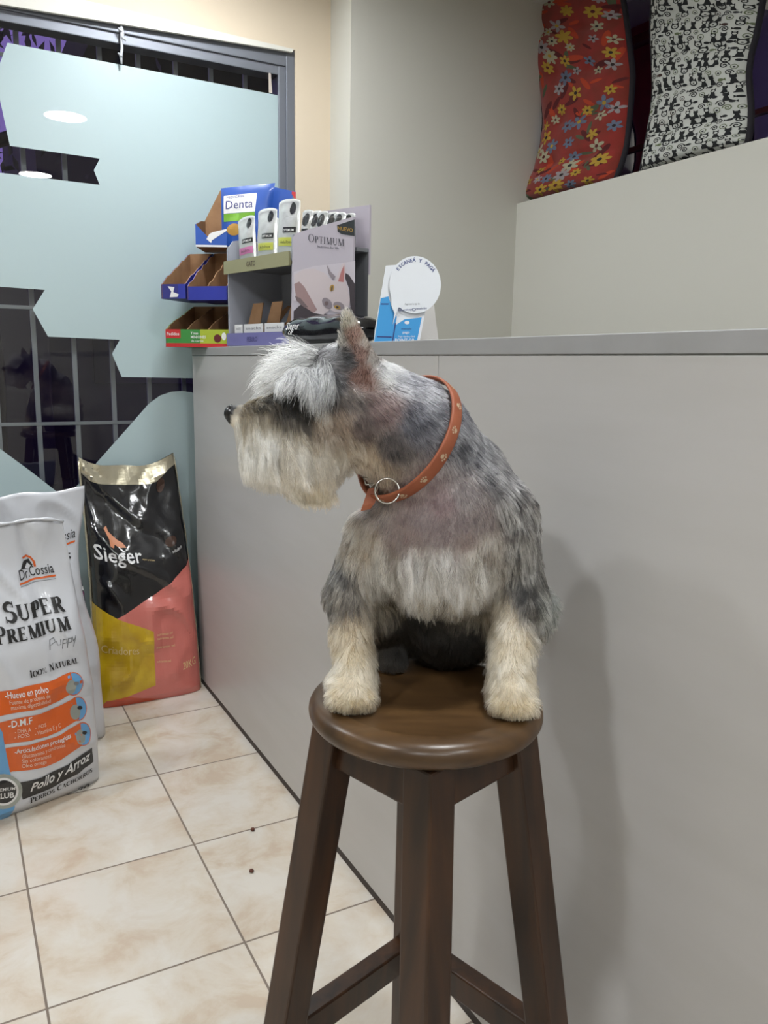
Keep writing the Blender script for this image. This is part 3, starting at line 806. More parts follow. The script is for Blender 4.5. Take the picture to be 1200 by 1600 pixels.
lp = MB(); lp.box((0.002, -.008, .004), (SW - .01, -.002, .042)); S1 = flat_sheet((0, -.008, .004), (1, 0, 0), (0, 0, 1), .35, .04, (0, -1, 0))
S1.decal(lp, text('PERRO', .12, .012, .02, .06, .01), 1)
lp.build('shelf_lip', [M_violet, mat('dark violet ink', (76, 72, 130), .5)], ds)
# side wings of the upper tray
wg = MB(); wg.prism([(0, .256), (0, .29), (.02, .318), (.05, .325), (.12, .325), (.12, .256)], (0, -.002, 0), (0, 1, 0), (0, 0, 1), .004); wg.build('side_wing', M_card, ds)
# kraft dividers of the lower tray with small white cards
for k in range(3):
    x0 = .045 + k * .105
    m_ = MB(); m_.prism([(x0 - .02, .045), (x0 + .055, .045), (x0 + .08, .132), (x0 + .025, .132)], (0, .05, 0), (1, 0, 0), (0, 0, 1), .003)
    m_.prism([(.0, .045), (.06, .045), (.13, .13), (.12, .13)], (x0 + .06, .03, 0), (0, 1, 0), (0, 0, 1), .003); m_.box((x0 - .02, .05, .008), (x0 + .055, .17, .05)); m_.build('divider', M_cardboard, ds)
for k, (a, b_) in enumerate(((.03, .075), (.085, .19), (.20, .30))):
    m_ = MB(); m_.box((a, .004, .043), (b_, .006, .068)); Sx = flat_sheet((a, .004, .043), (1, 0, 0), (0, 0, 1), .2, .03, (0, -1, 0)); Sx.decal(m_, text('snacks', .01, .009, .012, b_ - a - .02), 1); m_.build('price_card', [M_white, M_grey], ds)
# poster wing
PW0, PW1 = .352, .628
po = MB(); po.prism([(PW0, .0), (PW1, .0), (PW1, .312), (PW0 + .03, .300), (PW0 + .012, .290)], (0, -.004, 0), (1, 0, 0), (0, 0, 1), .005)
sp = flat_sheet((0, -.0092, 0), (1, 0, 0), (0, 0, 1), 1.0, .5, (0, -1, 0))


def SP(x, y):
    n = (-.9766, -.2149, 0); p = on_plane(x, y, np.array([AX, AY, ZT1]) + .009 * np.array(n), n) - np.array([AX, AY, ZT1])
    return (float(p[0] * .2149 - p[1] * .9766), float(p[2]))


def SPs(pts): return [SP(*p) for p in pts]


def decs(sheet, mb, pts, mi, off): sheet.decal(mb, tris(pts), mi, off)


M_catw, M_catg, M_catp, M_catd, M_eye = mat('pale cat print', (214, 200, 204), .35), mat('grey cat print', (150, 138, 146), .35), mat('pink cat print', (186, 120, 118), .35), mat('dark backdrop print', (66, 54, 60), .35), mat('amber print', (186, 146, 62), .35)
M_warm = mat('brown pink print', (166, 136, 136), .35)
def EL(cx, cy, rx, ry, a=0, n=22):
    a = math.radians(a); return SPs([(cx + rx * math.cos(t) * math.cos(a) - ry * math.sin(t) * math.sin(a), cy + rx * math.cos(t) * math.sin(a) + ry * math.sin(t) * math.cos(a)) for t in np.linspace(0, 6.2832, n + 1)[:-1]])


M_mist, M_taupe = mat('pale mist print', (210, 202, 212), .35), mat('taupe print', (120, 100, 102), .35)
decs(sp, po, SPs([(459, 425), (490, 416), (525, 412), (555, 408), (555, 470), (459, 470)]), 9, .0003)
decs(sp, po, SPs([(536, 424), (546, 430), (555, 444), (555, 533), (458.5, 534), (459, 486), (470, 476), (500, 490), (530, 494), (548, 480), (546, 452)]), 4, .0004)
sp.decal(po, [EL(489, 447, 30, 29, 12)], 2, .0006) if False else decs(sp, po, SPs([(460, 430), (474, 421), (492, 420), (508, 427), (520, 440), (524, 462), (518, 482), (506, 492), (490, 489), (474, 478), (463, 462)]), 2, .0006)
decs(sp, po, SPs([(460, 444), (468, 440), (476, 448), (486, 466), (496, 484), (490, 489), (474, 478), (463, 464)]), 7, .0008); decs(sp, po, SPs([(461, 462), (470, 466), (482, 480), (476, 481), (464, 470)]), 10, .0009)
decs(sp, po, SPs([(459, 512), (485, 503), (515, 500), (528, 506), (520, 516), (490, 520), (459, 527)]), 7, .0006); decs(sp, po, SPs([(459, 520), (490, 512), (510, 510), (500, 518), (459, 530)]), 10, .0008)
sp.decal(po, [EL(526, 464, 20, 26, -28)], 2, .0010)
decs(sp, po, SPs([(522, 444), (529, 428), (535, 413), (539, 410), (540.5, 422), (540, 440), (546, 456), (540, 452)]), 2, .0012); decs(sp, po, SPs([(529, 440), (534, 424), (538.5, 414), (539, 426), (537.5, 441)]), 5, .0015)
decs(sp, po, SPs([(511, 413), (517, 424), (525, 432), (521, 438), (514, 428)]), 3, .0014)
sp.decal(po, [EL(512, 474, 6.5, 10, -40)], 3, .0013); sp.decal(po, [EL(530, 478, 9, 6, 20)], 3, .0013); sp.decal(po, [EL(511, 474, 3.0, 3.4, 20)], 10, .0017)
sp.decal(po, [EL(519.5, 450, 3.3, 5.4, 15)], 6, .0017); sp.decal(po, [EL(519.6, 450.5, 1.1, 4, 10)], 4, .0019); sp.decal(po, [EL(528, 480, 5, 3, 15)], 6, .0017); sp.decal(po, [EL(528, 480, 2.2, 1.4, 15)], 4, .0019)
decs(sp, po, SPs([(527, 352), (554.5, 343), (554.5, 369), (534, 366), (528, 362)]), 1, .0007)


def sline(mb, sheet, body, p, q, hpx, mi, bold=0., off=.0012, sc=False, f=None):
    f = f or SP
    a, b_ = f(*p), f(*q); hh = f(p[0], p[1] - hpx)[1] - a[1]; w = b_[0] - a[0]; sl = (b_[1] - a[1]) / w
    T = smallcaps(body, 0, 0, hh / .72, w, bold) if sc else text(body, 0, 0, hh / .72, w, bold)
    sheet.decal(mb, [[(a[0] + x, a[1] + y + sl * x) for x, y in t] for t in T], mi, off)


sline(po, sp, 'OPTIMUM', (482, 378), (539, 385), 13, 8, .0, sc=True); sline(po, sp, 'Nutrition for life', (496, 387), (530, 390), 4, 8); sline(po, sp, 'NUEVO', (528, 359), (552, 363), 6, 6, .012, .0014)
po.build('poster', [M_lilac, M_ink, M_catw, M_catg, M_catd, M_catp, M_eye, M_warm, mat('slate print', (72, 70, 78), .4), M_mist, M_taupe], ds)
pb = MB(); pb.prism([(.36, .18), (PW1 - .006, .18), (PW1 - .006, .348), (.40, .358), (.37, .34)], (0, .052, 0), (1, 0, 0), (0, 0, 1), .005)
sb = flat_sheet((0, .0465, 0), (1, 0, 0), (0, 0, 1), 1.0, .5, (0, -1, 0)); sb.decal(pb, smallcaps('OPTIMUM', .405, .314, .034, .14, 0), 1, .0006)
pb.build('poster_back', [M_lilac, mat('slate print two', (88, 86, 96), .4)], ds)

# pouches standing in the upper tray and behind the poster
M_pouch = mat('silver pouch film', (214, 216, 214), .25, .25, coat=.4, bump=(60, .4, .002)); M_pink = mat('pink print', (204, 120, 170), .4); M_lime = mat('yellow green print', (206, 212, 92), .4)


def pouch(lx, ly, w, h, tilt, mats_, prints, label, zb=.242, group='silver pouches on the display stand'):
    t = tag(empty('food_pouch', (0, 0, 0)), label, 'food pouch', group)
    base = Matrix.Translation(Vector((AX, AY, ZT1))) @ Matrix.Rotation(math.atan2(-.9766, .2149), 4, 'Z') @ Matrix.Translation(Vector((lx, ly, zb))) @ Matrix.Rotation(tilt, 4, 'Y')
    t.matrix_world = base
    nu, nv = 14, 18; us = np.linspace(0, 1, nu + 1); vs = np.linspace(0, 1, nv + 1); F = np.zeros((nv + 1, nu + 1, 3)); B = F.copy()
    for j, v in enumerate(vs):
        d = .011 * (math.sin(math.pi * min(1, .12 + v)) ** .6 if v < .88 else max(0, math.sin(math.pi * min(1, .12 + v))) ** .6) + .0008
        for i, u in enumerate(us):
            p = (1 - abs(2 * u - 1) ** 3) ** .7; nz = noise.noise(Vector((u * 4 + lx * 90, v * 6, lx * 50))) * .0022 * p
            z = v * h * (1 - .05 * abs(2 * u - 1) ** 3 * (v > .8))
            F[j, i] = ((u - .5) * w, -d * p + nz, z); B[j, i] = ((u - .5) * w, d * p + nz, z)
    n = np.cross(np.gradient(F, axis=1), np.gradient(F, axis=0)); n /= np.linalg.norm(n, axis=2, keepdims=True) + 1e-12
    sh_ = Sheet(us * w, vs * h, F, n); m_ = MB(); K = (nu + 1) * (nv + 1); q = lambda j, i: j * (nu + 1) + i; fs = []
    for j in range(nv):
        for i in range(nu): fs += [(q(j, i), q(j, i + 1), q(j + 1, i + 1), q(j + 1, i)), (K + q(j, i), K + q(j + 1, i), K + q(j + 1, i + 1), K + q(j, i + 1))]
    for j in range(nv): fs += [(q(j, 0), q(j + 1, 0), K + q(j + 1, 0), K + q(j, 0)), (q(j, nu), K + q(j, nu), K + q(j + 1, nu), q(j + 1, nu))]
    for i in range(nu): fs += [(q(0, i), K + q(0, i), K + q(0, i + 1), q(0, i + 1)), (q(nv, i), q(nv, i + 1), K + q(nv, i + 1), K + q(nv, i))]
    m_.add(np.concatenate([F.reshape(-1, 3), B.reshape(-1, 3)]), fs, 0, True)
    for polys, mi in prints(w, h): sh_.decal(m_, polys, mi, .0006 + .0002 * mi)
    m_.build('pouch_film', mats_, t); return t


def pr_std(w, h, mi=1):
    return [([rect(w * .18, h * .22, w * .92, h * .36)], mi), ([rect(w * .4, h * .44, w * .92, h * .53)], 2), ([disc(w * .72, h * .84, w * .13, w * .16, 14)], 2), (text('OPTIMUM', w * .42, h * .46, .009, w * .44, .01), 3), (text('Adultos', w * .3, h * .26, .012, w * .5), 2)]


def pr_pink(w, h):
    return pr_std(w, h, 1) + [([disc(w * .5, h * .08, w * .14, w * .1, 14)], 4)]


PM = lambda c: [M_pouch, c, M_ink, M_white, M_skin]
pouch(.075, .028, .095, .142, -.06, PM(M_pink), pr_pink, 'silver food pouch with a pink band standing in the upper tray')
pouch(.180, .026, .10, .150, .05, PM(M_lime), pr_std, 'silver food pouch with a yellow green band, second from the blue carton')
pouch(.290, .024, .105, .160, .08, PM(M_lime), pr_std, 'big silver food pouch with a yellow green band next to the cat poster')
pouch(.135, .068, .09, .135, .0, PM(M_lime), pr_std, 'silver food pouch half hidden between the pink and yellow green ones')
pouch(.238, .068, .09, .15, -.08, PM(M_lime), pr_std, 'silver food pouch half hidden behind the two yellow green ones')
for k in range(6):
    pouch(.385 + .036 * k, .022 + .004 * (k % 2), .05, .118 - .006 * k, .06 - .03 * (k % 3), PM(M_ink), lambda w, h: [([disc(w * .5, h * .78, w * .3, w * .34, 14)], 2), ([rect(w * .2, h * .5, w * .8, h * .58)], 1)],
          ('silver pouch behind the cat poster, %s' % ('nearest to the tray', 'second from the tray', 'third from the tray', 'fourth from the tray', 'fifth from the tray', 'nearest to the counter sign')[k]), zb=.244)
sup = MB(); sup.box((PW0 + .01, .008, .234), (PW1 - .008, .045, .243)); sup.box((PW0 + .01, .046, 0), (PW1 - .008, .0465, .243)); sup.build('pouch_rack', M_cardin, ds)

# ------------------------------------------------------------------ cardboard trays at the end of the counter
M_green = mat('green card print', (58, 140, 62), .45); M_yell = mat('yellow green card print', (170, 186, 52), .45); M_redc = mat('red card print', (196, 40, 44), .45); M_bluec = mat('deep blue card', (40, 52, 160), .42); M_navy = mat('navy card', (44, 46, 128), .45); M_blueb = mat('bright blue card', (34, 84, 176), .4, coat=.2); M_wine = mat('dark red jelly print', (96, 26, 36), .4)


def tray(name, ox, oy, oz, w, d, lip, back, outside, label, cells=1, prints=None, pw=None, group='cardboard trays at the end of the counter', tear=0.0):
    """open display tray: low front lip, sides rising to a tall back"""
    t = tag(empty(name, (ox, oy, oz), -math.pi / 4), label, 'display tray', group); th = .004
    fr_ = MB(); fr_.box((0, 0, 0), (w, th, lip), 0)
    if prints:
        sh_ = flat_sheet((0, 0, 0), (1, 0, 0), (0, 0, 1), w, max(lip, .05), (0, -1, 0)); prints(sh_, fr_, pw or w, lip)
    fr_.build('front_lip', outside if isinstance(outside, list) else [outside], t)
    o0 = outside[0] if isinstance(outside, list) else outside
    bs = MB(); bs.box((0, th, 0), (w, d, th), 0); bs.box((0, d - th, th), (w, d, back), 0); bs.box((th, d - th - .001, th), (w - th, d - th, back), 1); bs.box((th, th, th), (w - th, d - th - .002, th + .001), 1); bs.build('tray_base', [o0, M_cardboard], t)
    rs_ = random.Random(int(w * 1e5 + ox * 1e4)); pts = [(0, 0), (d, 0), (d, back)]
    N = 14
    for k in range(N + 1):
        f = 1 - k / N; pts.append((d * f * .98, lip + (back - lip) * f ** .9 + (rs_.uniform(-1, 1) * tear if 0 < k < N else 0)))
    for x0 in (0, w - th):
        sd = MB(); sd.prism(pts, (x0 + th if x0 == 0 else x0 + th, 0, 0), (0, 1, 0), (0, 0, 1), -.0 + th * .4, 0) if False else None
        sd.prism(pts, (x0, 0, 0), (0, 1, 0), (0, 0, 1), th * .5, 0 if x0 > 0 else 0); sd.prism(pts, (x0 + th * .5, 0, 0), (0, 1, 0), (0, 0, 1), th * .5, 1)
        sd.build('side_wall', [o0, M_cardboard] if x0 == 0 else [M_cardboard, o0], t)
    for k in range(1, cells):
        x = w * k / cells; dv_ = MB(); dv_.prism(pts[:3] + [(p[0], p[1] * .98) for p in pts[3:]], (x, 0.004, .004), (0, .95, 0), (0, 0, .96), .003); dv_.build('divider', M_cardboard, t)
    return t


def pr_green(s, m, w, h):
    s.decal(m, [rect(w * .55, .010, w, h)], 1, .0004); s.decal(m, [rect(0, 0, w, .012)], 2, .0006); s.decal(m, [rect(.0, h * .5, w * .24, h)], 2, .0006)
    s.decal(m, text('Pedidos', .004, h * .66, .014, w * .2, .01), 3, .001); s.decal(m, text('Tiras', w * .4, h * .72, .011, w * .12, .01), 3, .001); s.decal(m, text('MINIONES', w * .4, h * .5, .012, w * .24, .015), 3, .001); s.decal(m, text('de carne', w * .4, h * .3, .010, w * .2), 3, .001)
    s.decal(m, [disc(w * .82, h * .5, .013, .013, 16)], 4, .001); s.decal(m, [disc(w * .92, h * .62, .008, .012, 14)], 3, .0008)


def pr_dog(s, m, w, h):
    s.decal(m, [rect(w * .7, 0, w, h)], 1, .0004)
    s.decal(m, tris([(w * .28, h * .85), (w * .55, h * .8), (w * .5, h * .45), (w * .72, h * .3), (w * .66, h * .12), (w * .35, h * .1), (w * .42, h * .5)]), 2, .0008)


TX, TY, TQ = .640, 2.665, .7071
tray('snack_tray', TX, TY, ZT1, .226, .185, .055, .138, [M_green, M_yell, M_redc, M_white, M_wine], 'green and yellow snack tray with red labels overhanging the counter end', 3, pr_green, tear=.003)
tray('snack_tray', TX - .008, TY + .008, 1.343, .088, .185, .045, .160, [M_navy, M_bluec, M_white], 'narrow blue tray with a white dog emblem on top of the green tray', 1, pr_dog, tear=.004)
tray('snack_tray', TX + .0575, TY - .0575, 1.338, .142, .185, .042, .165, [M_bluec], 'empty wide blue tray with two cells beside the one with the dog emblem', 2, None, tear=.005)


def pr_blue(s, m, w, h):
    s.decal(m, tris([(w * .3, 0), (w * .42, .03), (w * .36, .055), (w * .55, .06), (w * .6, .03), (w * .5, -.0)]), 1, .0006)


# big torn open carton on top, a bag of chews still inside
cb = tag(empty('snack_carton', (.745, 2.662, 1.510), -.5), 'large torn open blue carton standing on the blue trays', 'carton')
m_ = MB(); m_.prism([(0, 0), (.10, 0), (.10, .05), (.055, .045), (.04, .03), (.0, .07)], (0, 0, 0), (1, 0, 0), (0, 0, 1), .004, 0)
s_ = flat_sheet((0, -.004, 0), (1, 0, 0), (0, 0, 1), .2, .1, (0, -1, 0)); s_.decal(m_, tris([(.035, .024), (.05, .012), (.052, .02), (.10, .05), (.10, .056), (.055, .045), (.045, .04)]), 1, .0008); s_.decal(m_, [rect(0, 0, .10, .006)], 1, .0008)
m_.build('front_lip', [M_blueb, M_white], cb)
sd = MB(); sd.prism([(0, 0), (.20, 0), (.20, .10), (.10, .09), (.0, .07)], (0, 0, 0), (0, .68, 0), (0, 0, 1), .002, 0); sd.prism([(0, 0), (.20, 0), (.20, .10), (.10, .09), (.0, .07)], (.002, 0, 0), (0, .68, 0), (0, 0, 1), .002, 1); sd.build('side_wall', [M_blueb, M_cardboard], cb)
bk = MB(); q_ = [(0, 0), (.31, 0), (.31, .10), (.12, .17), (.075, .205), (.055, .20), (0, .10)]; bk.prism(q_, (0, .136, 0), (1, 0, 0), (0, 0, 1), .002, 0); bk.prism(q_, (0, .134, 0), (1, 0, 0), (0, 0, 1), .002, 1); bk.build('back_wall', [M_blueb, M_cardboard], cb)
bt = MB(); bt.box((0, 0, 0), (.31, .136, .003)); bt.build('carton_base', M_cardboard, cb)
lid = MB(); lid.prism([(.12, .10), (.20, .18), (.225, .208), (.31, .192), (.31, .165), (.30, .10)], (0, .10, 0), (1, 0, 0), (0, 0, 1), .004, 0)
s_ = flat_sheet((0, .096, 0), (1, 0, 0), (0, 0, 1), .4, .3, (0, -1, 0)); s_.decal(lid, [[(.297, .166), (.31, .164), (.31, .191), (.297, .193)]], 1, .0008); lid.build('torn_flap', [M_blueb, M_redc], cb)
sr = MB(); sr.box((.306, .0, 0), (.31, .136, .165)); sr.build('side_wall', M_blueb, cb)

# bag of dental chews leaning in the carton
cw = tag(empty('chew_bag', (.838, 2.668, 1.514), -.5), 'blue and white bag of dental chews sticking out of the blue carton', 'chew bag')
nu, nv = 16, 20; us = np.linspace(0, 1, nu + 1); vs = np.linspace(0, 1, nv + 1); F = np.zeros((nv + 1, nu + 1, 3)); B = F.copy()
for j, v in enumerate(vs):
    for i, u in enumerate(us):
        p = (1 - abs(2 * u - 1) ** 3) ** .7; d = .016 * max(0, math.sin(math.pi * min(1, .1 + .9 * v))) ** .6 + .001
        x = -.005 + (u) * .145 + .03 * v * u; z = v * (.185 + .02 * u) ; nz = noise.noise(Vector((u * 5, v * 5, 3))) * .004 * p
        F[j, i] = (x, -d * p + nz, z); B[j, i] = (x, d * p + nz, z)
n = np.cross(np.gradient(F, axis=1), np.gradient(F, axis=0)); n /= np.linalg.norm(n, axis=2, keepdims=True) + 1e-12
sh_ = Sheet(us * .145, vs * .185, F, n); m_ = MB(); K = (nu + 1) * (nv + 1); q = lambda j, i: j * (nu + 1) + i; fs = []
for j in range(nv):
    for i in range(nu): fs += [(q(j, i), q(j, i + 1), q(j + 1, i + 1), q(j + 1, i)), (K + q(j, i), K + q(j + 1, i), K + q(j + 1, i + 1), K + q(j, i + 1))]
m_.add(np.concatenate([F.reshape(-1, 3), B.reshape(-1, 3)]), fs, 0, True)
sh_.decal(m_, [rect(.008, .105, .10, .16)], 1, .0006); sh_.decal(m_, [rect(.008, .080, .10, .104)], 2, .0008); sh_.decal(m_, text('Denta', .012, .118, .036, .08, .0), 3, .0010); sh_.decal(m_, text('PEDIGREE', .016, .150, .010, .05, .01), 3, .001); sh_.decal(m_, [disc(.04, .055, .022, .018, 16)], 4, .0008)
m_.build('chew_bag_film', [M_blueb, M_white, mat('leaf green print', (118, 176, 48), .4), M_navy, mat('ochre print', (196, 150, 70), .4)], cw)

# ------------------------------------------------------------------ payment sign, paper, black bag at the worktop
sg = tag(empty('payment_sign', (.826, 1.53, ZT1), -YAW * .75), 'white round payment sign on a blue and white card stand on the counter', 'sign')
og = np.array([.826, 1.53, ZT1]); exg = np.array([math.cos(-YAW * .75), math.sin(-YAW * .75), 0]); ng = np.array([exg[1], -exg[0], 0])
def GP(x, y):
    p = on_plane(x, y, og, ng) - og; return (float(p @ exg), float(p[2]))
def GPs(pts): return [GP(*p) for p in pts]
M_pblue = mat('bright sign blue', (62, 160, 226), .4); M_pdark = mat('sign navy ink', (40, 62, 130), .4); M_signw = mat('white sign card', (236, 240, 246), .45)
cd = MB(); cd.prism([(p[0], max(0.0, p[1])) for p in GPs([(603, 415), (630, 413), (668, 440), (666, 480), (655, 537), (584, 537), (586, 515)])], (0, .004, 0), (1, 0, 0), (0, 0, 1), .003, 0)
gs = flat_sheet((0, .001, 0), (1, 0, 0), (0, 0, 1), .4, .4, (0, -1, 0))
decs(gs, cd, [(p[0], max(.0005, p[1])) for p in GPs([(595, 466), (607, 463), (612, 480), (620, 495), (614, 536), (584.5, 536)])], 1, .0004)
decs(gs, cd, [(p[0], max(.0005, p[1])) for p in GPs([(618, 508), (632, 499), (659, 496), (651, 536), (612, 536)])], 1, .0005)
decs(gs, cd, GPs([(595, 474), (607, 474), (607, 476), (595, 476)]), 2, .0007); decs(gs, cd, GPs([(589, 525), (612, 525.5), (612, 528), (589, 527)]), 2, .0007); decs(gs, cd, GPs([(617, 505), (619, 505), (614, 535), (612, 535)]), 2, .0007)
decs(gs, cd, GPs(disc(636, 504, 4, 2.6, 14)), 0, .0008); sline(cd, gs, 'mercado', (627, 515), (643, 515), 3, 2, .01, .0008, f=GP); sline(cd, gs, 'pago', (629, 521), (640, 521), 4, 0, .01, .0008, f=GP)
sline(cd, gs, 'Pagá rápido y fácil', (622, 527), (648, 527), 3, 0, 0, .0008, f=GP); sline(cd, gs, 'POINT QR', (617, 534), (648, 534), 5, 0, .02, .0008, f=GP)
cd.build('card_stand', [M_signw, M_pblue, M_pdark], sg)
bb = MB(); c0 = GP(648, 445.5); r_ = GP(688, 450)[0] - c0[0]
bub = [(c0[0] + r_ * math.cos(t), c0[1] + r_ * 1.06 * math.sin(t)) for t in np.linspace(math.radians(-128), math.radians(205), 52)] + GPs([(611, 478), (616, 490), (613, 507)])
bb.prism(bub, (0, -.004, 0), (1, 0, 0), (0, 0, 1), .002, 0); gb = flat_sheet((0, -.006, 0), (1, 0, 0), (0, 0, 1), .4, .4, (0, -1, 0))
word = 'ESCANEÁ Y PAGÁ'
for k, ch in enumerate(word):
    an = math.radians(142 - 104 * k / (len(word) - 1)); R_ = r_ * .80
    gb.decal(bb, text(ch, c0[0] + R_ * math.cos(an), c0[1] + R_ * 1.06 * math.sin(an), .0098, None, .02, an - math.pi / 2, align='C'), 1, .0005)
sline(bb, gb, 'Pagá con la app de', (632, 477), (655, 476), 3, 2, 0, .0005, f=GP); sline(bb, gb, 'mercado pago', (627, 486), (643, 485), 3.4, 1, .0, .0005, f=GP); sline(bb, gb, 'mercado libre', (649, 484), (666, 483), 3.4, 1, 0, .0005, f=GP)
for x in (624, 646): gb.decal(bb, [GPs(p) for p in stroke(disc(x, 484, 2.6, 2.2, 12) + [disc(x, 484, 2.6, 2.2, 12)[0]], .7)], 1, .0006)
bb.build('speech_bubble', [M_signw, M_pdark, M_grey], sg)

pp = tag(empty('paper_sheet', (.93, 1.60, ZT1), -YAW * .6), 'plain pale paper standing behind the payment sign', 'paper')
pv = MB(); L0 = .0
pv.prism([(0, 0), (.098, 0), (.088, .11), (.01, .115)], (-.03, 0, 0), (1, 0, 0), (0, .25, .97), .0012); pv.prism([(0, 0), (.098, 0), (.088, .11), (.01, .115)], (-.03, .056, 0), (1, 0, 0), (0, -.25, .97), .0012); pv.build('folded_sheet', mat('pale card', (204, 200, 196), .6), pp)

bl = tag(empty('food_bag', (.828, 1.73, ZT1), math.atan2(-.95, .16)), 'small black glossy food bag lying on the counter below the cat poster', 'food bag')
nu, nv = 40, 24; F = []; m_ = MB()
Lb = .36
vs_, fs = [], []
for i in range(nu + 1):
    u = i / nu; s_ = (1 - abs(2 * u - 1) ** 4) ** .6
    for k in range(nv):
        an = 2 * math.pi * k / nv; wx = .05 * (.55 + .45 * s_); hz = .034 * s_ + .002
        nz = 1 + .10 * noise.noise(Vector((u * 6, math.cos(an) * 1.5, math.sin(an) * 1.5)))
        ca, sa = math.cos(an), math.sin(an)
        vs_.append((-.28 + u * Lb, .03 + wx * math.copysign(abs(ca) ** .8, ca) * nz, .036 + hz * math.copysign(abs(sa) ** .8, sa) * (nz if sa > 0 else 1)))
for i in range(nu):
    for k in range(nv): fs.append((i * nv + k, (i + 1) * nv + k, (i + 1) * nv + (k + 1) % nv, i * nv + (k + 1) % nv))
m_.add(vs_, fs, 0, True)
gsl = flat_sheet((-.28, .03 - .0515, .036), (1, 0, 0), (0, .25, .97), .4, .1, (0, -.97, .25))
gsl.decal(m_, text('Sieger', .06, .001, .026, .06, .01), 1, .004); gsl.decal(m_, text('Cat', .075, -.012, .013, .02, .01), 1, .004)
m_.build('bag_film', [M_bblack, M_white], bl)

# ------------------------------------------------------------------ chair cushions leaning in the niche
def cushion(name, outline_l, outline_r, xplane, thick, fabric, label, prints):
    """outline_l / outline_r: photo points from the bottom to the top of the two edges; xplane(f): distance of that height"""
    t = tag(empty(name, (0, 0, 0)), label, 'cushion', 'chair cushions in the niche')
    nu, nv = 30, 48; us = np.linspace(0, 1, nu + 1); vs = np.linspace(0, 1, nv + 1); Mid = np.zeros((nv + 1, nu + 1, 3))
    for j, v in enumerate(vs):
        g = lambda L: (np.interp(v, np.linspace(0, 1, len(L)), [p[0] for p in L]), np.interp(v, np.linspace(0, 1, len(L)), [p[1] for p in L]))
        a = at(*g(outline_l), X=xplane(v)); b_ = at(*g(outline_r), X=xplane(v))
        for i, u in enumerate(us): Mid[j, i] = a + (b_ - a) * u
    nn = np.array([-1., 0, 0]); F = Mid.copy(); B = Mid.copy(); rows = [.20, .40, .60, .80]
    for j, v in enumerate(vs):
        for i, u in enumerate(us):
            p = max(0, 1 - abs(2 * u - 1) ** 3) ** .62 * max(0, 1 - abs(2 * v - 1) ** 14) ** .5
            tuft = sum(math.exp(-(((u - a_) / .10) ** 2 + ((v - r) / .05) ** 2)) for r in rows for a_ in (.3, .7)); row = sum(math.exp(-((v - r) / .022) ** 2) for r in rows)
            d = thick * p * (1 - .30 * min(1, tuft) - .20 * row) + noise.noise(Vector((u * 3, v * 6, thick * 99))) * .006 * p
            F[j, i] = Mid[j, i] + nn * d; B[j, i] = Mid[j, i] - nn * thick * .6 * p
    q = lambda j, i: j * (nu + 1) + i; K = (nu + 1) * (nv + 1); fs = []
    for j in range(nv):
        for i in range(nu): fs += [(q(j, i), q(j + 1, i), q(j + 1, i + 1), q(j, i + 1)), (K + q(j, i), K + q(j, i + 1), K + q(j + 1, i + 1), K + q(j + 1, i))]
    for j in range(nv): fs += [(q(j, 0), K + q(j, 0), K + q(j + 1, 0), q(j + 1, 0)), (q(j, nu), q(j + 1, nu), K + q(j + 1, nu), K + q(j, nu))]
    for i in range(nu): fs += [(q(0, i), q(0, i + 1), K + q(0, i + 1), K + q(0, i)), (q(nv, i), K + q(nv, i), K + q(nv, i + 1), q(nv, i + 1))]
    m_ = MB().add(np.concatenate([F.reshape(-1, 3), B.reshape(-1, 3)]), fs, 0, True)
    n = -np.cross(np.gradient(F, axis=0), np.gradient(F, axis=1)); n /= np.linalg.norm(n, axis=2, keepdims=True) + 1e-12
    if (n[..., 0] > 0).mean() > .5: n = -n
    prints(Sheet(us, vs, F, n), m_); m_.build('cushion_cover', fabric, t)
    ed = MB(); ed.tube([Mid[j, nu] for j in range(0, nv + 1, 2)], .010, n=8); ed.tube([Mid[0, i] for i in range(0, nu + 1, 2)], .009, n=8); ed.tube([Mid[j, 0] for j in range(0, nv + 1, 2)], .006, n=8)
    ed.build('piping', M_pipe, t); return t


M_pipe = mat('dark cushion border', (30, 26, 34), .9)
M_redf = mat('red fabric', (148, 36, 28), .9, vary=(12, (128, 40, 24), .4, .65), sheen=.2, bump=(300, .2, .001)); fl_cols = [(176, 170, 142), (184, 148, 52), (104, 114, 136), (158, 148, 150), (84, 92, 68), (186, 66, 36), (92, 28, 30), (44, 32, 34)]
M_fl = [M_redf] + [mat('flower print %s' % n_, c_, .9) for n_, c_ in zip(('cream', 'yellow', 'blue', 'grey', 'green', 'orange', 'wine', 'dark'), fl_cols)]


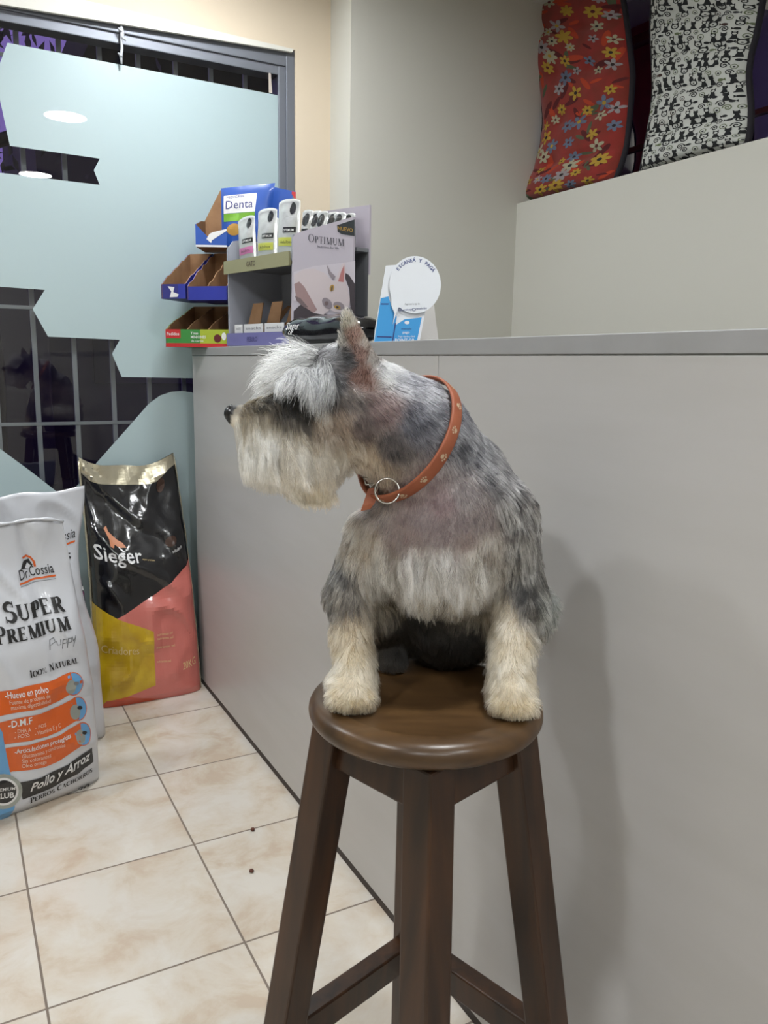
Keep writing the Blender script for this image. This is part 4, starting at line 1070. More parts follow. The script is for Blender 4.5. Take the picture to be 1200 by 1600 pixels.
def flowers(sh_, m_):
    rs_ = random.Random(11); asp = .42
    for k in range(85):      # orange and wine leaf shapes below the flowers
        cx, cy, a0 = rs_.uniform(.04, .96), rs_.uniform(.02, .98), rs_.uniform(0, 6.28); L = rs_.uniform(.05, .11); wd = L * .3
        pts = [(cx + (L * math.cos(t) * math.cos(a0) - wd * math.sin(t) * math.sin(a0)), cy + (L * math.cos(t) * math.sin(a0) + wd * math.sin(t) * math.cos(a0)) * asp) for t in np.linspace(0, 6.28, 15)[:-1]]
        sh_.decal(m_, [pts], rs_.choice((5, 6, 6, 7, 7)), .0006)
    pos = []
    for k in range(400):
        c = (rs_.uniform(.05, .95), rs_.uniform(.02, .98))
        if all(math.hypot(c[0] - q[0], (c[1] - q[1]) / asp) > .118 for q in pos): pos.append(c)
    for cx, cy in pos[:64]:
        col = rs_.choice((1, 1, 2, 3, 4, 2, 4)); R_ = rs_.uniform(.040, .085); npet = rs_.choice((5, 6, 7)); a0 = rs_.uniform(0, 6)
        for p in range(npet):
            an = a0 + p * 6.2832 / npet; px_, py_ = cx + R_ * .62 * math.cos(an), cy + R_ * .62 * math.sin(an) * asp
            pts = [(px_ + R_ * (.48 * math.cos(t) * math.cos(an) - .27 * math.sin(t) * math.sin(an)), py_ + R_ * (.48 * math.cos(t) * math.sin(an) + .27 * math.sin(t) * math.cos(an)) * asp) for t in np.linspace(0, 6.28, 11)[:-1]]
            sh_.decal(m_, [pts], col, .0009)
        sh_.decal(m_, [disc(cx, cy, R_ * .26, R_ * .26 * asp, 10)], rs_.choice((2, 7, 8, 8)), .0012)


cushion('chair_cushion', [(808, 319), (824, 290), (836, 262), (846, 225), (850, 185), (845, 140), (832, 95), (818, 60), (808, 27), (800, -12)], [(962, 281), (972, 255), (980, 225), (984, 185), (987, 150), (989, 115), (985, 80), (981, 45), (976, 10), (968, -30)],
        lambda v: 2.09 + .06 * v, .05, M_fl, 'red floral chair cushion leaning in the wall niche behind the counter', flowers)
M_wf = mat('white fabric', (212, 214, 208), .9, sheen=.2, bump=(300, .2, .001)); M_bf = mat('black fabric print', (30, 32, 34), .9); M_of = mat('olive fabric print', (112, 122, 92), .9); M_brf = mat('dark brown fabric print', (70, 48, 44), .9)


def cats(sh_, m_):
    rs_ = random.Random(5); asp = .46; cw_, ch_ = .105, .046
    j = 0; y = .012
    while y < .985:
        x = .02 + (j % 2) * .05; i = 0
        while x < 1.0:
            cx, cy = x + rs_.uniform(-.012, .012), y + rs_.uniform(-.006, .006); s_ = .050 * rs_.uniform(.85, 1.1); kind = (i * 3 + j * 5 + rs_.randrange(2)) % 6; col = rs_.choice((1, 1, 1, 1, 3, 2)); fl = rs_.choice((-1, 1))
            T_ = lambda pts: [(cx + fl * s_ * p[0], cy + s_ * p[1] * asp) for p in pts]
            if kind in (0, 3):        # sitting cat: head with two ears, body, tail
                sh_.decal(m_, [T_(disc(0, .45, .5, .42, 14)), T_([(-.48, .55), (-.12, .8), (-.46, 1.15)]), T_([(.48, .55), (.12, .8), (.46, 1.15)])], 1, .0008)
                sh_.decal(m_, tris(T_([(-.3, .1), (.3, .1), (.55, -.7), (.9, -.9), (.8, -1.05), (-.5, -1.0), (-.5, -.6)])), 1, .0008)
                if kind == 3: sh_.decal(m_, [T_(disc(0, .42, .32, .26, 12))], 0, .0012)
            elif kind == 1:           # open cat face
                sh_.decal(m_, [T_(p) for p in stroke(disc(0, 0, .7, .6, 14) + [disc(0, 0, .7, .6, 14)[0]], .24)], 1, .0008)
                sh_.decal(m_, [T_([(-.75, .2), (-.2, .6), (-.7, 1.05)]), T_([(.75, .2), (.2, .6), (.7, 1.05)]), T_(disc(0, -.1, .2, .14, 8))], 1, .0010)
            elif kind == 2:           # swirl
                sp_ = [(.75 * (1 - t / 11) * math.cos(t * 1.0), .75 * (1 - t / 11) * math.sin(t * 1.0)) for t in np.linspace(0, 9.5, 20)]
                sh_.decal(m_, [T_(p) for p in stroke(sp_, .2)], 1 if col == 3 else col, .0008)
            elif kind == 4:           # small fish / bone blob
                sh_.decal(m_, [T_(disc(0, 0, .55, .32, 12)), T_([(.4, 0), (.85, .35), (.85, -.35)])], col, .0008)
            else:                     # ring with paw
                sh_.decal(m_, [T_(p) for p in stroke(disc(0, 0, .5, .55, 12) + [disc(0, 0, .5, .55, 12)[0]], .14)], 2 if col == 1 else col, .0008); sh_.decal(m_, [T_(disc(0, -.1, .22, .2, 10))], 1, .0009)
            x += cw_ * rs_.uniform(.78, .95); i += 1
        y += ch_ * .74; j += 1


cushion('chair_cushion', [(1001, 269), (1006, 240), (1012, 208), (1018, 175), (1021, 140), (1020, 105), (1018, 70), (1017, 35), (1019, 0), (1024, -34)], [(1168, 226), (1172, 205), (1174, 175), (1172, 145), (1170, 115), (1174, 85), (1182, 55), (1188, 25), (1192, 0), (1196, -30)],
        lambda v: 2.09 + .05 * v, .05, [M_wf, M_bf, M_of, M_brf], 'white chair cushion with black cat print leaning in the wall niche', cats)

# ------------------------------------------------------------------ the dog: one body surface grown from a distance field, fur as hair curves
T0 = SX * FH[0] + SY * FH[1]
A0 = SX * RH[0] + SY * RH[1]


def D(px, py, b=0.0):
    """photo point at depth b behind the stool's middle -> dog coordinates (right, away, up from the seat)"""
    p = on_plane(px, py, FH * (T0 + b), FH)
    return np.array([p @ RH - A0, p @ FH - T0, p[2] - SZ])


def mpx(r, b=0.0): return r * (T0 + b + .06) / FPX


def pix(P):
    """dog coordinates -> photo coordinates (used to look up coat regions)"""
    W = np.stack([SX + P[:, 0] * RH[0] + P[:, 1] * FH[0], SY + P[:, 0] * RH[1] + P[:, 1] * FH[1], P[:, 2] + SZ - EYE], 1)
    z = W @ CF; return np.stack([600 + FPX * (W @ CR) / z, 800 + FPX * (W @ CD) / z], 1)


VX = .0030
lo, hi = np.array([-.29, -.13, -.006]), np.array([.205, .235, .50])
nx, ny, nz = (np.ceil((hi - lo) / VX).astype(int) + 1)
gx, gy, gz = (np.float32(lo[k] + VX * np.arange(n)) for k, n in enumerate((nx, ny, nz)))
SDF = np.full((nx, ny, nz), 1.0, np.float32)


def window_(c0, c1, pad):
    i0 = np.maximum(0, np.floor((np.minimum(c0, c1) - pad - lo) / VX).astype(int)); i1 = np.minimum([nx, ny, nz], np.ceil((np.maximum(c0, c1) + pad - lo) / VX).astype(int) + 1)
    sl = tuple(slice(a, b) for a, b in zip(i0, i1))
    return sl, gx[sl[0]][:, None, None], gy[sl[1]][None, :, None], gz[sl[2]][None, None, :]


def smin(a, b, k):
    h = np.clip(.5 + .5 * (b - a) / k, 0, 1); return b + (a - b) * h - k * h * (1 - h)


def put(sl, d, k, carve=False):
    if carve: SDF[sl] = -smin(-SDF[sl], d, k)
    else: SDF[sl] = smin(SDF[sl], d, k)


def cap(p0, p1, r0, r1, k=.02, flat=(1, 1, 1), carve=False):
    p0, p1 = np.asarray(p0, float), np.asarray(p1, float); rm = max(r0, r1)
    sl, X, Y, Z = window_(p0, p1, rm + .05)
    f = np.array(flat, float); a = p0 * f; d = p1 * f - a
    qx, qy, qz = X * f[0] - a[0], Y * f[1] - a[1], Z * f[2] - a[2]
    t = np.clip((qx * d[0] + qy * d[1] + qz * d[2]) / max(1e-9, d @ d), 0, 1)
    put(sl, (np.sqrt((qx - t * d[0]) ** 2 + (qy - t * d[1]) ** 2 + (qz - t * d[2]) ** 2) - (r0 + (r1 - r0) * t)) / f.max() ** .5, k, carve)


def ell(c, r, k=.02):
    c, r = np.asarray(c, float), np.asarray(r, float); sl, X, Y, Z = window_(c, c, r.max() + .05)
    qx, qy, qz = X - c[0], Y - c[1], Z - c[2]
    k0 = np.sqrt((qx / r[0]) ** 2 + (qy / r[1]) ** 2 + (qz / r[2]) ** 2); k1 = np.sqrt((qx / r[0] ** 2) ** 2 + (qy / r[1] ** 2) ** 2 + (qz / r[2] ** 2) ** 2) + 1e-9
    put(sl, k0 * (k0 - 1) / k1, k)


# trunk: chest, back, rump on the seat, thighs
ell(D(694, 832, .03), (.084, .076, .084), .02)
cap(D(722, 750, .07), D(733, 850, .10), mpx(64, .07), mpx(82, .1), .03)
ell((.035, .105, .075), (.080, .072, .075), .04)
cap((.085, .115, .09), (.118, .060, .095), .046, .040, .03); cap((.118, .06, .095), (.108, .05, .018), .034, .018, .02); cap((.108, .055, .014), (.104, .012, .014), .015, .013, .015)
cap((-.035, .115, .09), (-.058, .062, .085), .044, .036, .03); cap((-.058, .075, .085), (-.045, .085, .018), .030, .018, .02); cap((-.045, .09, .014), (-.04, .065, .014), .015, .013, .015)
cap((.05, .165, .10), (.075, .20, .145), .018, .012, .02)
# shoulders, forelegs, paws
cap(D(582, 830, .02), D(546, 925, .012), mpx(37), mpx(28), .03); cap(D(795, 800, .02), D(812, 925, .012), mpx(40), mpx(32), .03)
cap(D(546, 925, .012), (-.088, -.028, .045), mpx(27), .019, .02); cap(D(812, 925, .012), (.098, -.036, .045), mpx(30), .021, .02)
for cx, cy in ((-.089, -.037), (.098, -.046)):
    ell((cx, cy, .021), (.026, .032, .021), .015)
    for k, ox in enumerate((-.019, -.0065, .0065, .019)): ell((cx + ox, cy - .028 + .006 * (k in (0, 3)), .0115), (.0085, .013, .0115), .005)
# neck and head (turned to the side)
cap(D(698, 765, .03), D(642, 684, .02), mpx(88), mpx(78), .03); cap(D(642, 684, .02), D(588, 640, .0), mpx(78), mpx(66), .03)
ell(D(535, 600, -.004), (.045, .046, .045), .02)
cap(D(545, 645, -.008), D(490, 652, -.014), mpx(46), mpx(38), .02)
cap(D(480, 641, -.014), D(380, 654, -.02), mpx(36), mpx(19), .018)
cap(D(490, 672, -.014), D(402, 682, -.02), mpx(28), mpx(16), .012)
ell(D(436, 692, -.018), (.042, .028, .022), .02); ell(D(485, 712, -.016), (.038, .028, .026), .02)
ell(D(472, 592, -.044), (.018, .013, .010), .012); ell(D(466, 590, .030), (.018, .013, .010), .012)
ell(D(366, 648, -.02), (.0100, .0118, .0095), .008)
# ears: upright, the near one open towards the camera
for bb, tip, base in ((-.036, (542, 490), (564, 598)), (.036, (548, 500), (566, 596))):
    cap(D(*base, bb), D(*tip, bb + (-.004 if bb < 0 else .004)), mpx(37), mpx(6), .010, (1, 1.7, 1))
cap(D(570, 590, -.068), D(548, 502, -.055), mpx(32), mpx(3.6), .004, (1, 1.35, 1), True)


def sample(P, G=SDF):
    q = (P - lo) / VX; q = np.clip(q, 0, np.array([nx, ny, nz]) - 1.001); i = q.astype(int); f = q - i; out = 0
    for a in (0, 1):
        for b in (0, 1):
            for c in (0, 1):
                out = out + G[i[:, 0] + a, i[:, 1] + b, i[:, 2] + c] * (f[:, 0] if a else 1 - f[:, 0]) * (f[:, 1] if b else 1 - f[:, 1]) * (f[:, 2] if c else 1 - f[:, 2])
    return out


def grad(P, h=.003):
    g = np.stack([sample(P + e) - sample(P - e) for e in np.eye(3) * h], 1); return g / (np.linalg.norm(g, axis=1, keepdims=True) + 1e-9)


# rest the body on the seat, then mesh the zero surface (surface nets)
SDF = np.maximum(SDF, -(gz[None, None, :] - .0008) * np.ones_like(SDF)).astype(np.float32)
ins = SDF < 0; acc = np.zeros((nx - 1, ny - 1, nz - 1, 3), np.float32); cnt = np.zeros((nx - 1, ny - 1, nz - 1), np.float32)
cr = [((0, 0, 0), (1, 0, 0)), ((0, 1, 0), (1, 1, 0)), ((0, 0, 1), (1, 0, 1)), ((0, 1, 1), (1, 1, 1)), ((0, 0, 0), (0, 1, 0)), ((1, 0, 0), (1, 1, 0)), ((0, 0, 1), (0, 1, 1)), ((1, 0, 1), (1, 1, 1)), ((0, 0, 0), (0, 0, 1)), ((1, 0, 0), (1, 0, 1)), ((0, 1, 0), (0, 1, 1)), ((1, 1, 0), (1, 1, 1))]
sub = lambda G, o: G[o[0]:nx - 1 + o[0], o[1]:ny - 1 + o[1], o[2]:nz - 1 + o[2]]
for o0, o1 in cr:
    a, b = sub(SDF, o0), sub(SDF, o1); m = (a < 0) != (b < 0); t = np.where(m, a / np.where(m, a - b, 1), 0)
    for k in range(3): acc[..., k] += np.where(m, o0[k] + t * (o1[k] - o0[k]), 0)
    cnt += m
act = cnt > 0; vid = np.full(act.shape, -1); vid[act] = np.arange(act.sum()); ii = np.argwhere(act)
BV = lo + (ii + acc[act] / cnt[act][:, None]) * VX; BF = []
for ax in range(3):
    u, w = (ax + 1) % 3, (ax + 2) % 3; s0 = [slice(0, -1)] * 3; s1 = [slice(0, -1)] * 3; s0[ax] = slice(0, -1); s1[ax] = slice(1, None)
    for k in (u, w): s0[k] = s1[k] = slice(1, -1)
    a, b = ins[tuple(s0)], ins[tuple(s1)]
    for flip in (False, True):
        m = np.argwhere((a & ~b) if not flip else (~a & b)); m[:, u] += 1; m[:, w] += 1
        qd = []
        for du, dw in ((-1, -1), (0, -1), (0, 0), (-1, 0)):
            c = m.copy(); c[:, u] += du; c[:, w] += dw; qd.append(vid[c[:, 0], c[:, 1], c[:, 2]])
        qd = np.stack(qd, 1); BF.append(qd[:, ::-1] if flip else qd)
BF = np.concatenate(BF); BF = BF[(BF >= 0).all(1)]

# coat chart: photo position, flow of the hair (right, down), length mm, lift, dark colour, light colour, wave
CH = [
    (640, 590, .8, .6, 11, .30, (104, 104, 110), (186, 186, 190), .1), (603, 575, .7, .7, 12, .3, (150, 150, 152), (214, 214, 212), .1), (690, 640, .7, .7, 11, .3, (92, 92, 98), (176, 176, 180), .1),
    (650, 660, .6, .8, 9, .25, (76, 76, 84), (138, 138, 144), .1), (600, 640, .6, .7, 9, .25, (118, 104, 104), (168, 152, 150), .1), (610, 700, .3, .95, 9, .25, (84, 80, 82), (142, 136, 134), .1), (575, 720, .2, 1, 12, .3, (160, 146, 132), (206, 192, 174), .2),
    (590, 735, .2, 1, 10, .3, (150, 138, 126), (196, 184, 168), .2), (740, 690, .6, .8, 13, .3, (88, 88, 94), (180, 180, 182), .1), (775, 740, .5, .85, 15, .3, (92, 91, 95), (184, 182, 182), .1), (800, 800, .3, 1, 22, .3, (108, 105, 104), (192, 190, 186), .2), (812, 860, .2, 1, 27, .3, (104, 102, 100), (186, 183, 178), .3), (822, 915, .15, 1, 28, .3, (78, 76, 76), (142, 140, 136), .3),
    (760, 850, .1, 1, 20, .3, (140, 132, 126), (204, 198, 190), .3), (585, 790, .0, 1, 9, .25, (116, 110, 108), (170, 160, 154), .1), (640, 780, .1, 1, 7, .22, (126, 112, 112), (176, 164, 162), .1), (690, 835, .0, 1, 5, .2, (126, 115, 116), (160, 149, 148), .1), (720, 820, .0, 1, 5.5, .2, (125, 115, 116), (158, 148, 147), .1), (660, 815, .0, 1, 5.5, .2, (126, 116, 118), (162, 151, 150), .1), (755, 815, .1, 1, 8, .22, (120, 112, 112), (168, 158, 155), .1), (620, 845, .0, 1, 8, .22, (126, 116, 114), (164, 152, 148), .1), (690, 790, .0, 1, 6, .2, (126, 110, 112), (166, 152, 152), .1), (640, 835, .0, 1, 6, .2, (128, 114, 113), (162, 149, 146), .1), (730, 775, .3, 1, 8, .25, (112, 104, 106), (174, 168, 166), .1), (730, 845, .0, 1, 8, .25, (132, 120, 118), (170, 158, 154), .1),
    (575, 850, -.1, 1, 26, .35, (156, 146, 134), (208, 200, 190), .4), (600, 872, .0, 1, 54, .45, (176, 170, 162), (226, 223, 216), 1.0), (650, 874, .0, 1, 62, .45, (184, 180, 176), (234, 231, 226), 1.0), (700, 874, .0, 1, 64, .45, (184, 180, 176), (232, 229, 224), 1.0), (745, 872, .0, 1, 58, .45, (178, 172, 164), (226, 223, 216), 1.0), (670, 905, .0, 1, 52, .3, (176, 168, 156), (224, 217, 204), 1.0), (725, 905, .0, 1, 50, .3, (176, 168, 156), (224, 217, 204), 1.0),
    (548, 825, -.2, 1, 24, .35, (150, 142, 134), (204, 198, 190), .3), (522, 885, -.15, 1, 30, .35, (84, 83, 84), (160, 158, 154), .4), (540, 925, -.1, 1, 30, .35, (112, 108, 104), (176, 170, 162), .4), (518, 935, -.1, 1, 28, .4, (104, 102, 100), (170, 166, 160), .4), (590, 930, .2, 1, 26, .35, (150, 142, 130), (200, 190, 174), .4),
    (545, 985, -.05, 1, 26, .5, (178, 164, 144), (214, 202, 182), .6), (545, 1035, -.05, 1, 24, .5, (190, 177, 155), (222, 211, 192), .6), (552, 1078, .0, .9, 13, .5, (192, 180, 160), (224, 214, 197), .4), (552, 1094, .0, .6, 8, .45, (150, 136, 112), (196, 184, 160), .2),
    (828, 945, .1, 1, 28, .4, (96, 93, 90), (162, 158, 152), .4), (790, 950, -.05, 1, 28, .45, (180, 168, 150), (216, 206, 190), .4), (805, 1000, .0, 1, 28, .5, (190, 177, 156), (224, 213, 195), .6), (797, 1045, .0, 1, 25, .5, (194, 181, 160), (226, 216, 198), .6), (797, 1085, .0, .9, 13, .5, (192, 180, 160), (224, 214, 197), .4), (797, 1103, .0, .6, 8, .45, (158, 144, 118), (204, 190, 166), .2),
    (660, 955, .0, 1, 20, .3, (70, 67, 66), (112, 108, 104), .3), (680, 1010, .0, 1, 20, .3, (62, 60, 60), (104, 100, 98), .3), (730, 1000, .0, 1, 20, .3, (62, 60, 60), (104, 100, 98), .3), (850, 940, .5, .8, 34, .45, (120, 124, 122), (206, 208, 204), .6), (845, 1000, .4, .9, 28, .4, (128, 124, 116), (190, 186, 178), .5), (620, 1000, .0, 1, 18, .3, (84, 80, 76), (128, 122, 114), .3),  # belly entries darkened as painted shade between the legs
    (520, 550, .8, .1, 8, .3, (72, 72, 77), (170, 170, 172), .1), (545, 560, .8, .3, 8, .25, (62, 62, 66), (128, 128, 130), .1), (520, 600, .7, .5, 10, .25, (78, 78, 82), (150, 150, 152), .1), (548, 625, .6, .6, 9, .25, (92, 88, 88), (154, 146, 142), .1), (535, 660, .5, .85, 12, .25, (138, 126, 118), (186, 172, 160), .2), (565, 670, .4, .9, 9, .25, (100, 92, 92), (150, 140, 138), .1), (500, 650, .4, .9, 18, .25, (150, 138, 128), (196, 184, 172), .3),
    (470, 618, .4, .9, 9, .2, (20, 20, 23), (42, 41, 42), .1), (448, 622, .4, .8, 8, .2, (24, 23, 24), (54, 51, 50), .1), (505, 625, .5, .8, 9, .2, (34, 33, 35), (76, 74, 74), .1), (480, 645, .4, .9, 11, .2, (34, 32, 33), (80, 76, 72), .1), (425, 622, .5, .5, 7, .2, (52, 49, 45), (96, 90, 80), .1), (430, 634, .3, .8, 14, .2, (64, 59, 52), (116, 107, 95), .2), (385, 641, .3, .7, 9, .25, (88, 81, 70), (152, 141, 124), .2), (490, 632, .5, .9, 9, .2, (28, 28, 30), (58, 56, 56), .1), (455, 634, .4, .9, 9, .2, (34, 32, 32), (70, 66, 62), .1), (440, 612, .6, .5, 7, .2, (58, 55, 52), (104, 98, 90), .1), (410, 636, .4, .7, 9, .2, (68, 63, 55), (124, 115, 100), .1), (392, 640, .4, .6, 8, .2, (70, 65, 56), (130, 121, 106), .1), (450, 640, .4, .8, 10, .2, (44, 42, 40), (92, 86, 80), .1), (405, 624, .5, .4, 7, .25, (72, 68, 60), (138, 130, 114), .2), (376, 637, .4, .6, 8, .3, (78, 72, 62), (142, 132, 115), .2),
    (378, 662, .05, 1, 60, .10, (220, 211, 194), (244, 238, 226), .6), (402, 660, .14, 1, 68, .16, (216, 207, 192), (244, 238, 226), .8), (428, 660, .28, 1, 72, .18, (210, 200, 184), (242, 235, 222), 1.0), (458, 668, .36, 1, 66, .22, (200, 188, 172), (236, 228, 214), 1.0), (488, 680, .3, .95, 56, .22, (192, 180, 164), (226, 216, 200), .6), (400, 690, .1, 1, 48, .2, (216, 206, 188), (238, 231, 216), .3), (440, 715, .2, 1, 44, .25, (208, 194, 172), (234, 224, 206), .4), (490, 735, .3, 1, 42, .25, (204, 184, 156), (230, 216, 194), .4), (525, 705, .4, .9, 36, .25, (200, 188, 170), (230, 220, 204), .5), (550, 700, .4, .9, 20, .25, (168, 154, 140), (208, 196, 180), .3),
    (588, 560, .2, -1, 5, .3, (110, 106, 104), (168, 162, 156), .1), (575, 530, .0, -1, 4, .3, (118, 110, 104), (172, 164, 154), .1), (541, 500, -.2, -1, 6, .35, (130, 126, 116), (190, 184, 172), .1), (530, 530, -.3, -1, 7, .4, (110, 108, 104), (188, 184, 178), .2), (560, 555, .1, -1, 3, .15, (112, 90, 84), (136, 112, 104), .0), (552, 525, .0, -1, 3, .15, (114, 92, 84), (140, 114, 104), .0), (566, 590, .1, -1, 5, .2, (116, 94, 90), (150, 126, 118), .0),
]
CHp = np.array([c[:2] for c in CH], float); CHv = np.array([[*c[2:6], *lin(*c[6]), *lin(*c[7]), c[8]] for c in CH])


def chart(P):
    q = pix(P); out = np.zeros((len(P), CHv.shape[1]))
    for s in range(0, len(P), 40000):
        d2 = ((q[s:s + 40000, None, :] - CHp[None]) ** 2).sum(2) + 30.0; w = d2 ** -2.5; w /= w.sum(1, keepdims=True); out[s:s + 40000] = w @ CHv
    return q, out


dog = tag(empty('dog', (SX, SY, SZ), -YAW), 'grey and white bearded schnauzer sitting on the round stool, head turned aside', 'dog')
me = bpy.data.meshes.new('body'); me.from_pydata(BV.tolist(), [], BF.tolist()); me.update()
me.polygons.foreach_set('use_smooth', [True] * len(me.polygons))
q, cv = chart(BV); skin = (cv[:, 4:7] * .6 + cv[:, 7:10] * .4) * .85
noseP = D(364, 647, -.02); dn = np.linalg.norm((BV - noseP) / np.array([1.05, 1.2, 1.1]), axis=1); skin[dn < .0115] = lin(20, 20, 22)
ca = me.color_attributes.new('coat', 'FLOAT_COLOR', 'POINT'); ca.data.foreach_set('color', np.concatenate([skin, np.ones((len(skin), 1))], 1).astype(np.float32).ravel())
M_skin_ = bpy.data.materials.new('dog skin'); M_skin_.use_nodes = True
_a = M_skin_.node_tree.nodes.new('ShaderNodeAttribute'); _a.attribute_name = 'coat'; _b = M_skin_.node_tree.nodes['Principled BSDF']; _b.inputs['Roughness'].default_value = .6
M_skin_.node_tree.links.new(_a.outputs['Color'], _b.inputs['Base Color']); me.materials.append(M_skin_)
body = bpy.data.objects.new('body', me); COL.objects.link(body); body.parent = dog

# wet black nose, eyes
M_nose = mat('black nose leather', (16, 16, 18), .28, bump=(500, .3, .0006)); M_eyem = mat('dark eye', (14, 10, 8), .06, coat=1.0)
bm = bmesh.new(); bmesh.ops.create_uvsphere(bm, u_segments=24, v_segments=16, radius=1)
for v in bm.verts:
    x, y, z = v.co; v.co = Vector((x * .0098, y * .0122 * (1 - .15 * (z < -.2)), z * .0095 * (1 + .12 * (x < 0)))) + Vector(D(363.5, 646.5, -.02))
    for s_ in (-1, 1):
        d = (v.co - Vector(D(358.5, 650, -.02)) - Vector((0, s_ * .0055, 0))).length
        if d < .0035: v.co.x += .0022 * (1 - d / .0035)
MB().bm(bm, 0, True).build('nose', M_nose, dog)
for nm, p in (('eye', (457, 616, -.0395)), ('eye', (457, 616, .012))):
    bm = bmesh.new(); bmesh.ops.create_uvsphere(bm, u_segments=20, v_segments=14, radius=.0085); bmesh.ops.translate(bm, vec=D(*p), verts=bm.verts); MB().bm(bm, 0, True).build('eye', M_eyem, dog)

M_hair = bpy.data.materials.new('dog hair'); M_hair.use_nodes = True
_n = M_hair.node_tree; _a = _n.nodes.new('ShaderNodeAttribute'); _a.attribute_name = 'tint'; _n.nodes.remove(_n.nodes['Principled BSDF'])
_b = _n.nodes.new('ShaderNodeBsdfHairPrincipled'); _b.model = 'CHIANG'; _b.parametrization = 'COLOR'; _b.inputs['Roughness'].default_value = .42; _b.inputs['Radial Roughness'].default_value = .6; _b.inputs['Coat'].default_value = 0.0
_n.links.new(_a.outputs['Color'], _b.inputs['Color']); _n.links.new(_b.outputs[0], _n.nodes['Material Output'].inputs[0])


def NECK(P):
    out = None
    for a, b, r0, r1 in ((D(698, 765, .03), D(642, 684, .02), mpx(88), mpx(78)), (D(642, 684, .02), D(588, 640, .0), mpx(78), mpx(66))):
        t = np.clip(((P - a) @ (b - a)) / ((b - a) @ (b - a)), 0, 1); v = np.linalg.norm(P - a - t[:, None] * (b - a), axis=1) - (r0 + (r1 - r0) * t); out = v if out is None else np.minimum(out, v)
    return out


# collar ring: cut of the neck by a slanted plane
cc = D(633, 677, .02); u1 = np.array([-.59, 0, -.80]); u2 = np.array([.8 * .046, -.075, -.59 * .046]); u2 -= u1 * (u1 @ u2) / (u1 @ u1); u1 /= np.linalg.norm(u1); u2 /= np.linalg.norm(u2); cn = np.cross(u1, u2)
if cn[0] > 0: cn = -cn
NR = 96; ring = []
for k in range(NR):
    an = 2 * math.pi * k / NR; d = math.cos(an) * u1 + math.sin(an) * u2; r = np.arange(.03, .16, .0008); s_ = sample(cc + r[:, None] * d); P_ = cc + r[:, None] * d; nk = NECK(P_); i0 = int(np.argmax(nk > .004)) if (nk > .004).any() else 60
    hit = i0
    while hit < len(r) - 1 and s_[hit] < .0052 and hit - i0 < 26: hit += 1
    ring.append(r[hit])
ring = np.array(ring)
for _ in range(6): ring = (np.roll(ring, 1) + 2 * ring + np.roll(ring, -1)) / 4
ringP = np.array([cc + ring[k] * (math.cos(2 * math.pi * k / NR) * u1 + math.sin(2 * math.pi * k / NR) * u2) for k in range(NR)])

AT = BV[BF[:, [0, 1, 2]]]; AT2 = BV[BF[:, [0, 2, 3]]]; TRI = np.concatenate([AT, AT2])
TA = np.linalg.norm(np.cross(TRI[:, 1] - TRI[:, 0], TRI[:, 2] - TRI[:, 0]), axis=1) / 2
RNG = np.random.default_rng(4)


def roots(n, keep=None, weight=None):
    w = TA.copy(); c = TRI.mean(1)
    if weight is not None: w = w * weight(c)
    i = RNG.choice(len(TRI), n, p=w / w.sum()); r1, r2 = np.sqrt(RNG.random(n)), RNG.random(n)
    return TRI[i, 0] * (1 - r1)[:, None] + TRI[i, 1] * (r1 * (1 - r2))[:, None] + TRI[i, 2] * (r1 * r2)[:, None]


def noise3(P, s, seed):
    """cheap smooth vector noise from a few sine waves"""
    rg = np.random.default_rng(seed); out = np.zeros_like(P)
    for k in range(5):
        w = rg.normal(size=(3, 3)) * s * (1 + .5 * k); ph = rg.uniform(0, 6.28, 3); out += np.sin(P @ w.T + ph) / (1 + .4 * k)
    return out / 2


LOCK = 20; LOCKID = [None]


def grow(P, d0, flow, L, K, grav, clump, wave, skin_gap, spread=.16, flowk=.5):
    n = len(P); pts = np.zeros((n, K, 3)); pts[:, 0] = P; d = d0 + RNG.normal(size=d0.shape) * spread * .6; d /= np.linalg.norm(d, axis=1, keepdims=True); p = P.copy()
    N0 = grad(P); st_ = (L / (K - 1))[:, None]; ph = noise3(P, 26, 3)
    for k in range(1, K):
        f = k / (K - 1)
        side = np.cross(d, flow); side /= np.linalg.norm(side, axis=1, keepdims=True) + 1e-6
        wv = np.sin(f * (7.5 + 2.5 * ph[:, 1:2]) + ph[:, :1] * 6) * wave[:, None] * .62; d = d + N0 * (np.cos(f * 8.5 + ph[:, 2:] * 6) * wave[:, None] * .30)
        d = d + flow * flowk * .5 + np.array([0, 0, -1.]) * grav * (L / .05)[:, None].clip(.1, 1.6) * .5 + side * wv + noise3(p, 70, 8) * .10 + RNG.normal(size=d.shape) * spread * .12
        d /= np.linalg.norm(d, axis=1, keepdims=True); p = p + d * st_
        s_ = sample(p); need = skin_gap + .0004 * k - s_; m = need > 0
        if m.any(): p[m] = p[m] + grad(p[m]) * need[m, None].clip(0, .02)
        low = p[:, 2] < .0015; p[low, 2] = .0015
        pts[:, k] = p
    if clump > 0:
        from mathutils.kdtree import KDTree
        ng = max(8, n // LOCK); gi = RNG.choice(n, ng, replace=False); kd = KDTree(ng)
        for a, i in enumerate(gi): kd.insert(P[i], a)
        kd.balance(); ow = np.array([gi[kd.find(x)[1]] for x in P]); w = (np.linspace(0, 1, K) ** 1.2 * clump)[None, :, None] * RNG.uniform(.35, 1, n)[:, None, None]
        tgt = pts[ow] + (P - P[ow])[:, None, :] * .22; pts = pts * (1 - w) + tgt * w
        LOCKID[0] = ow
    return pts


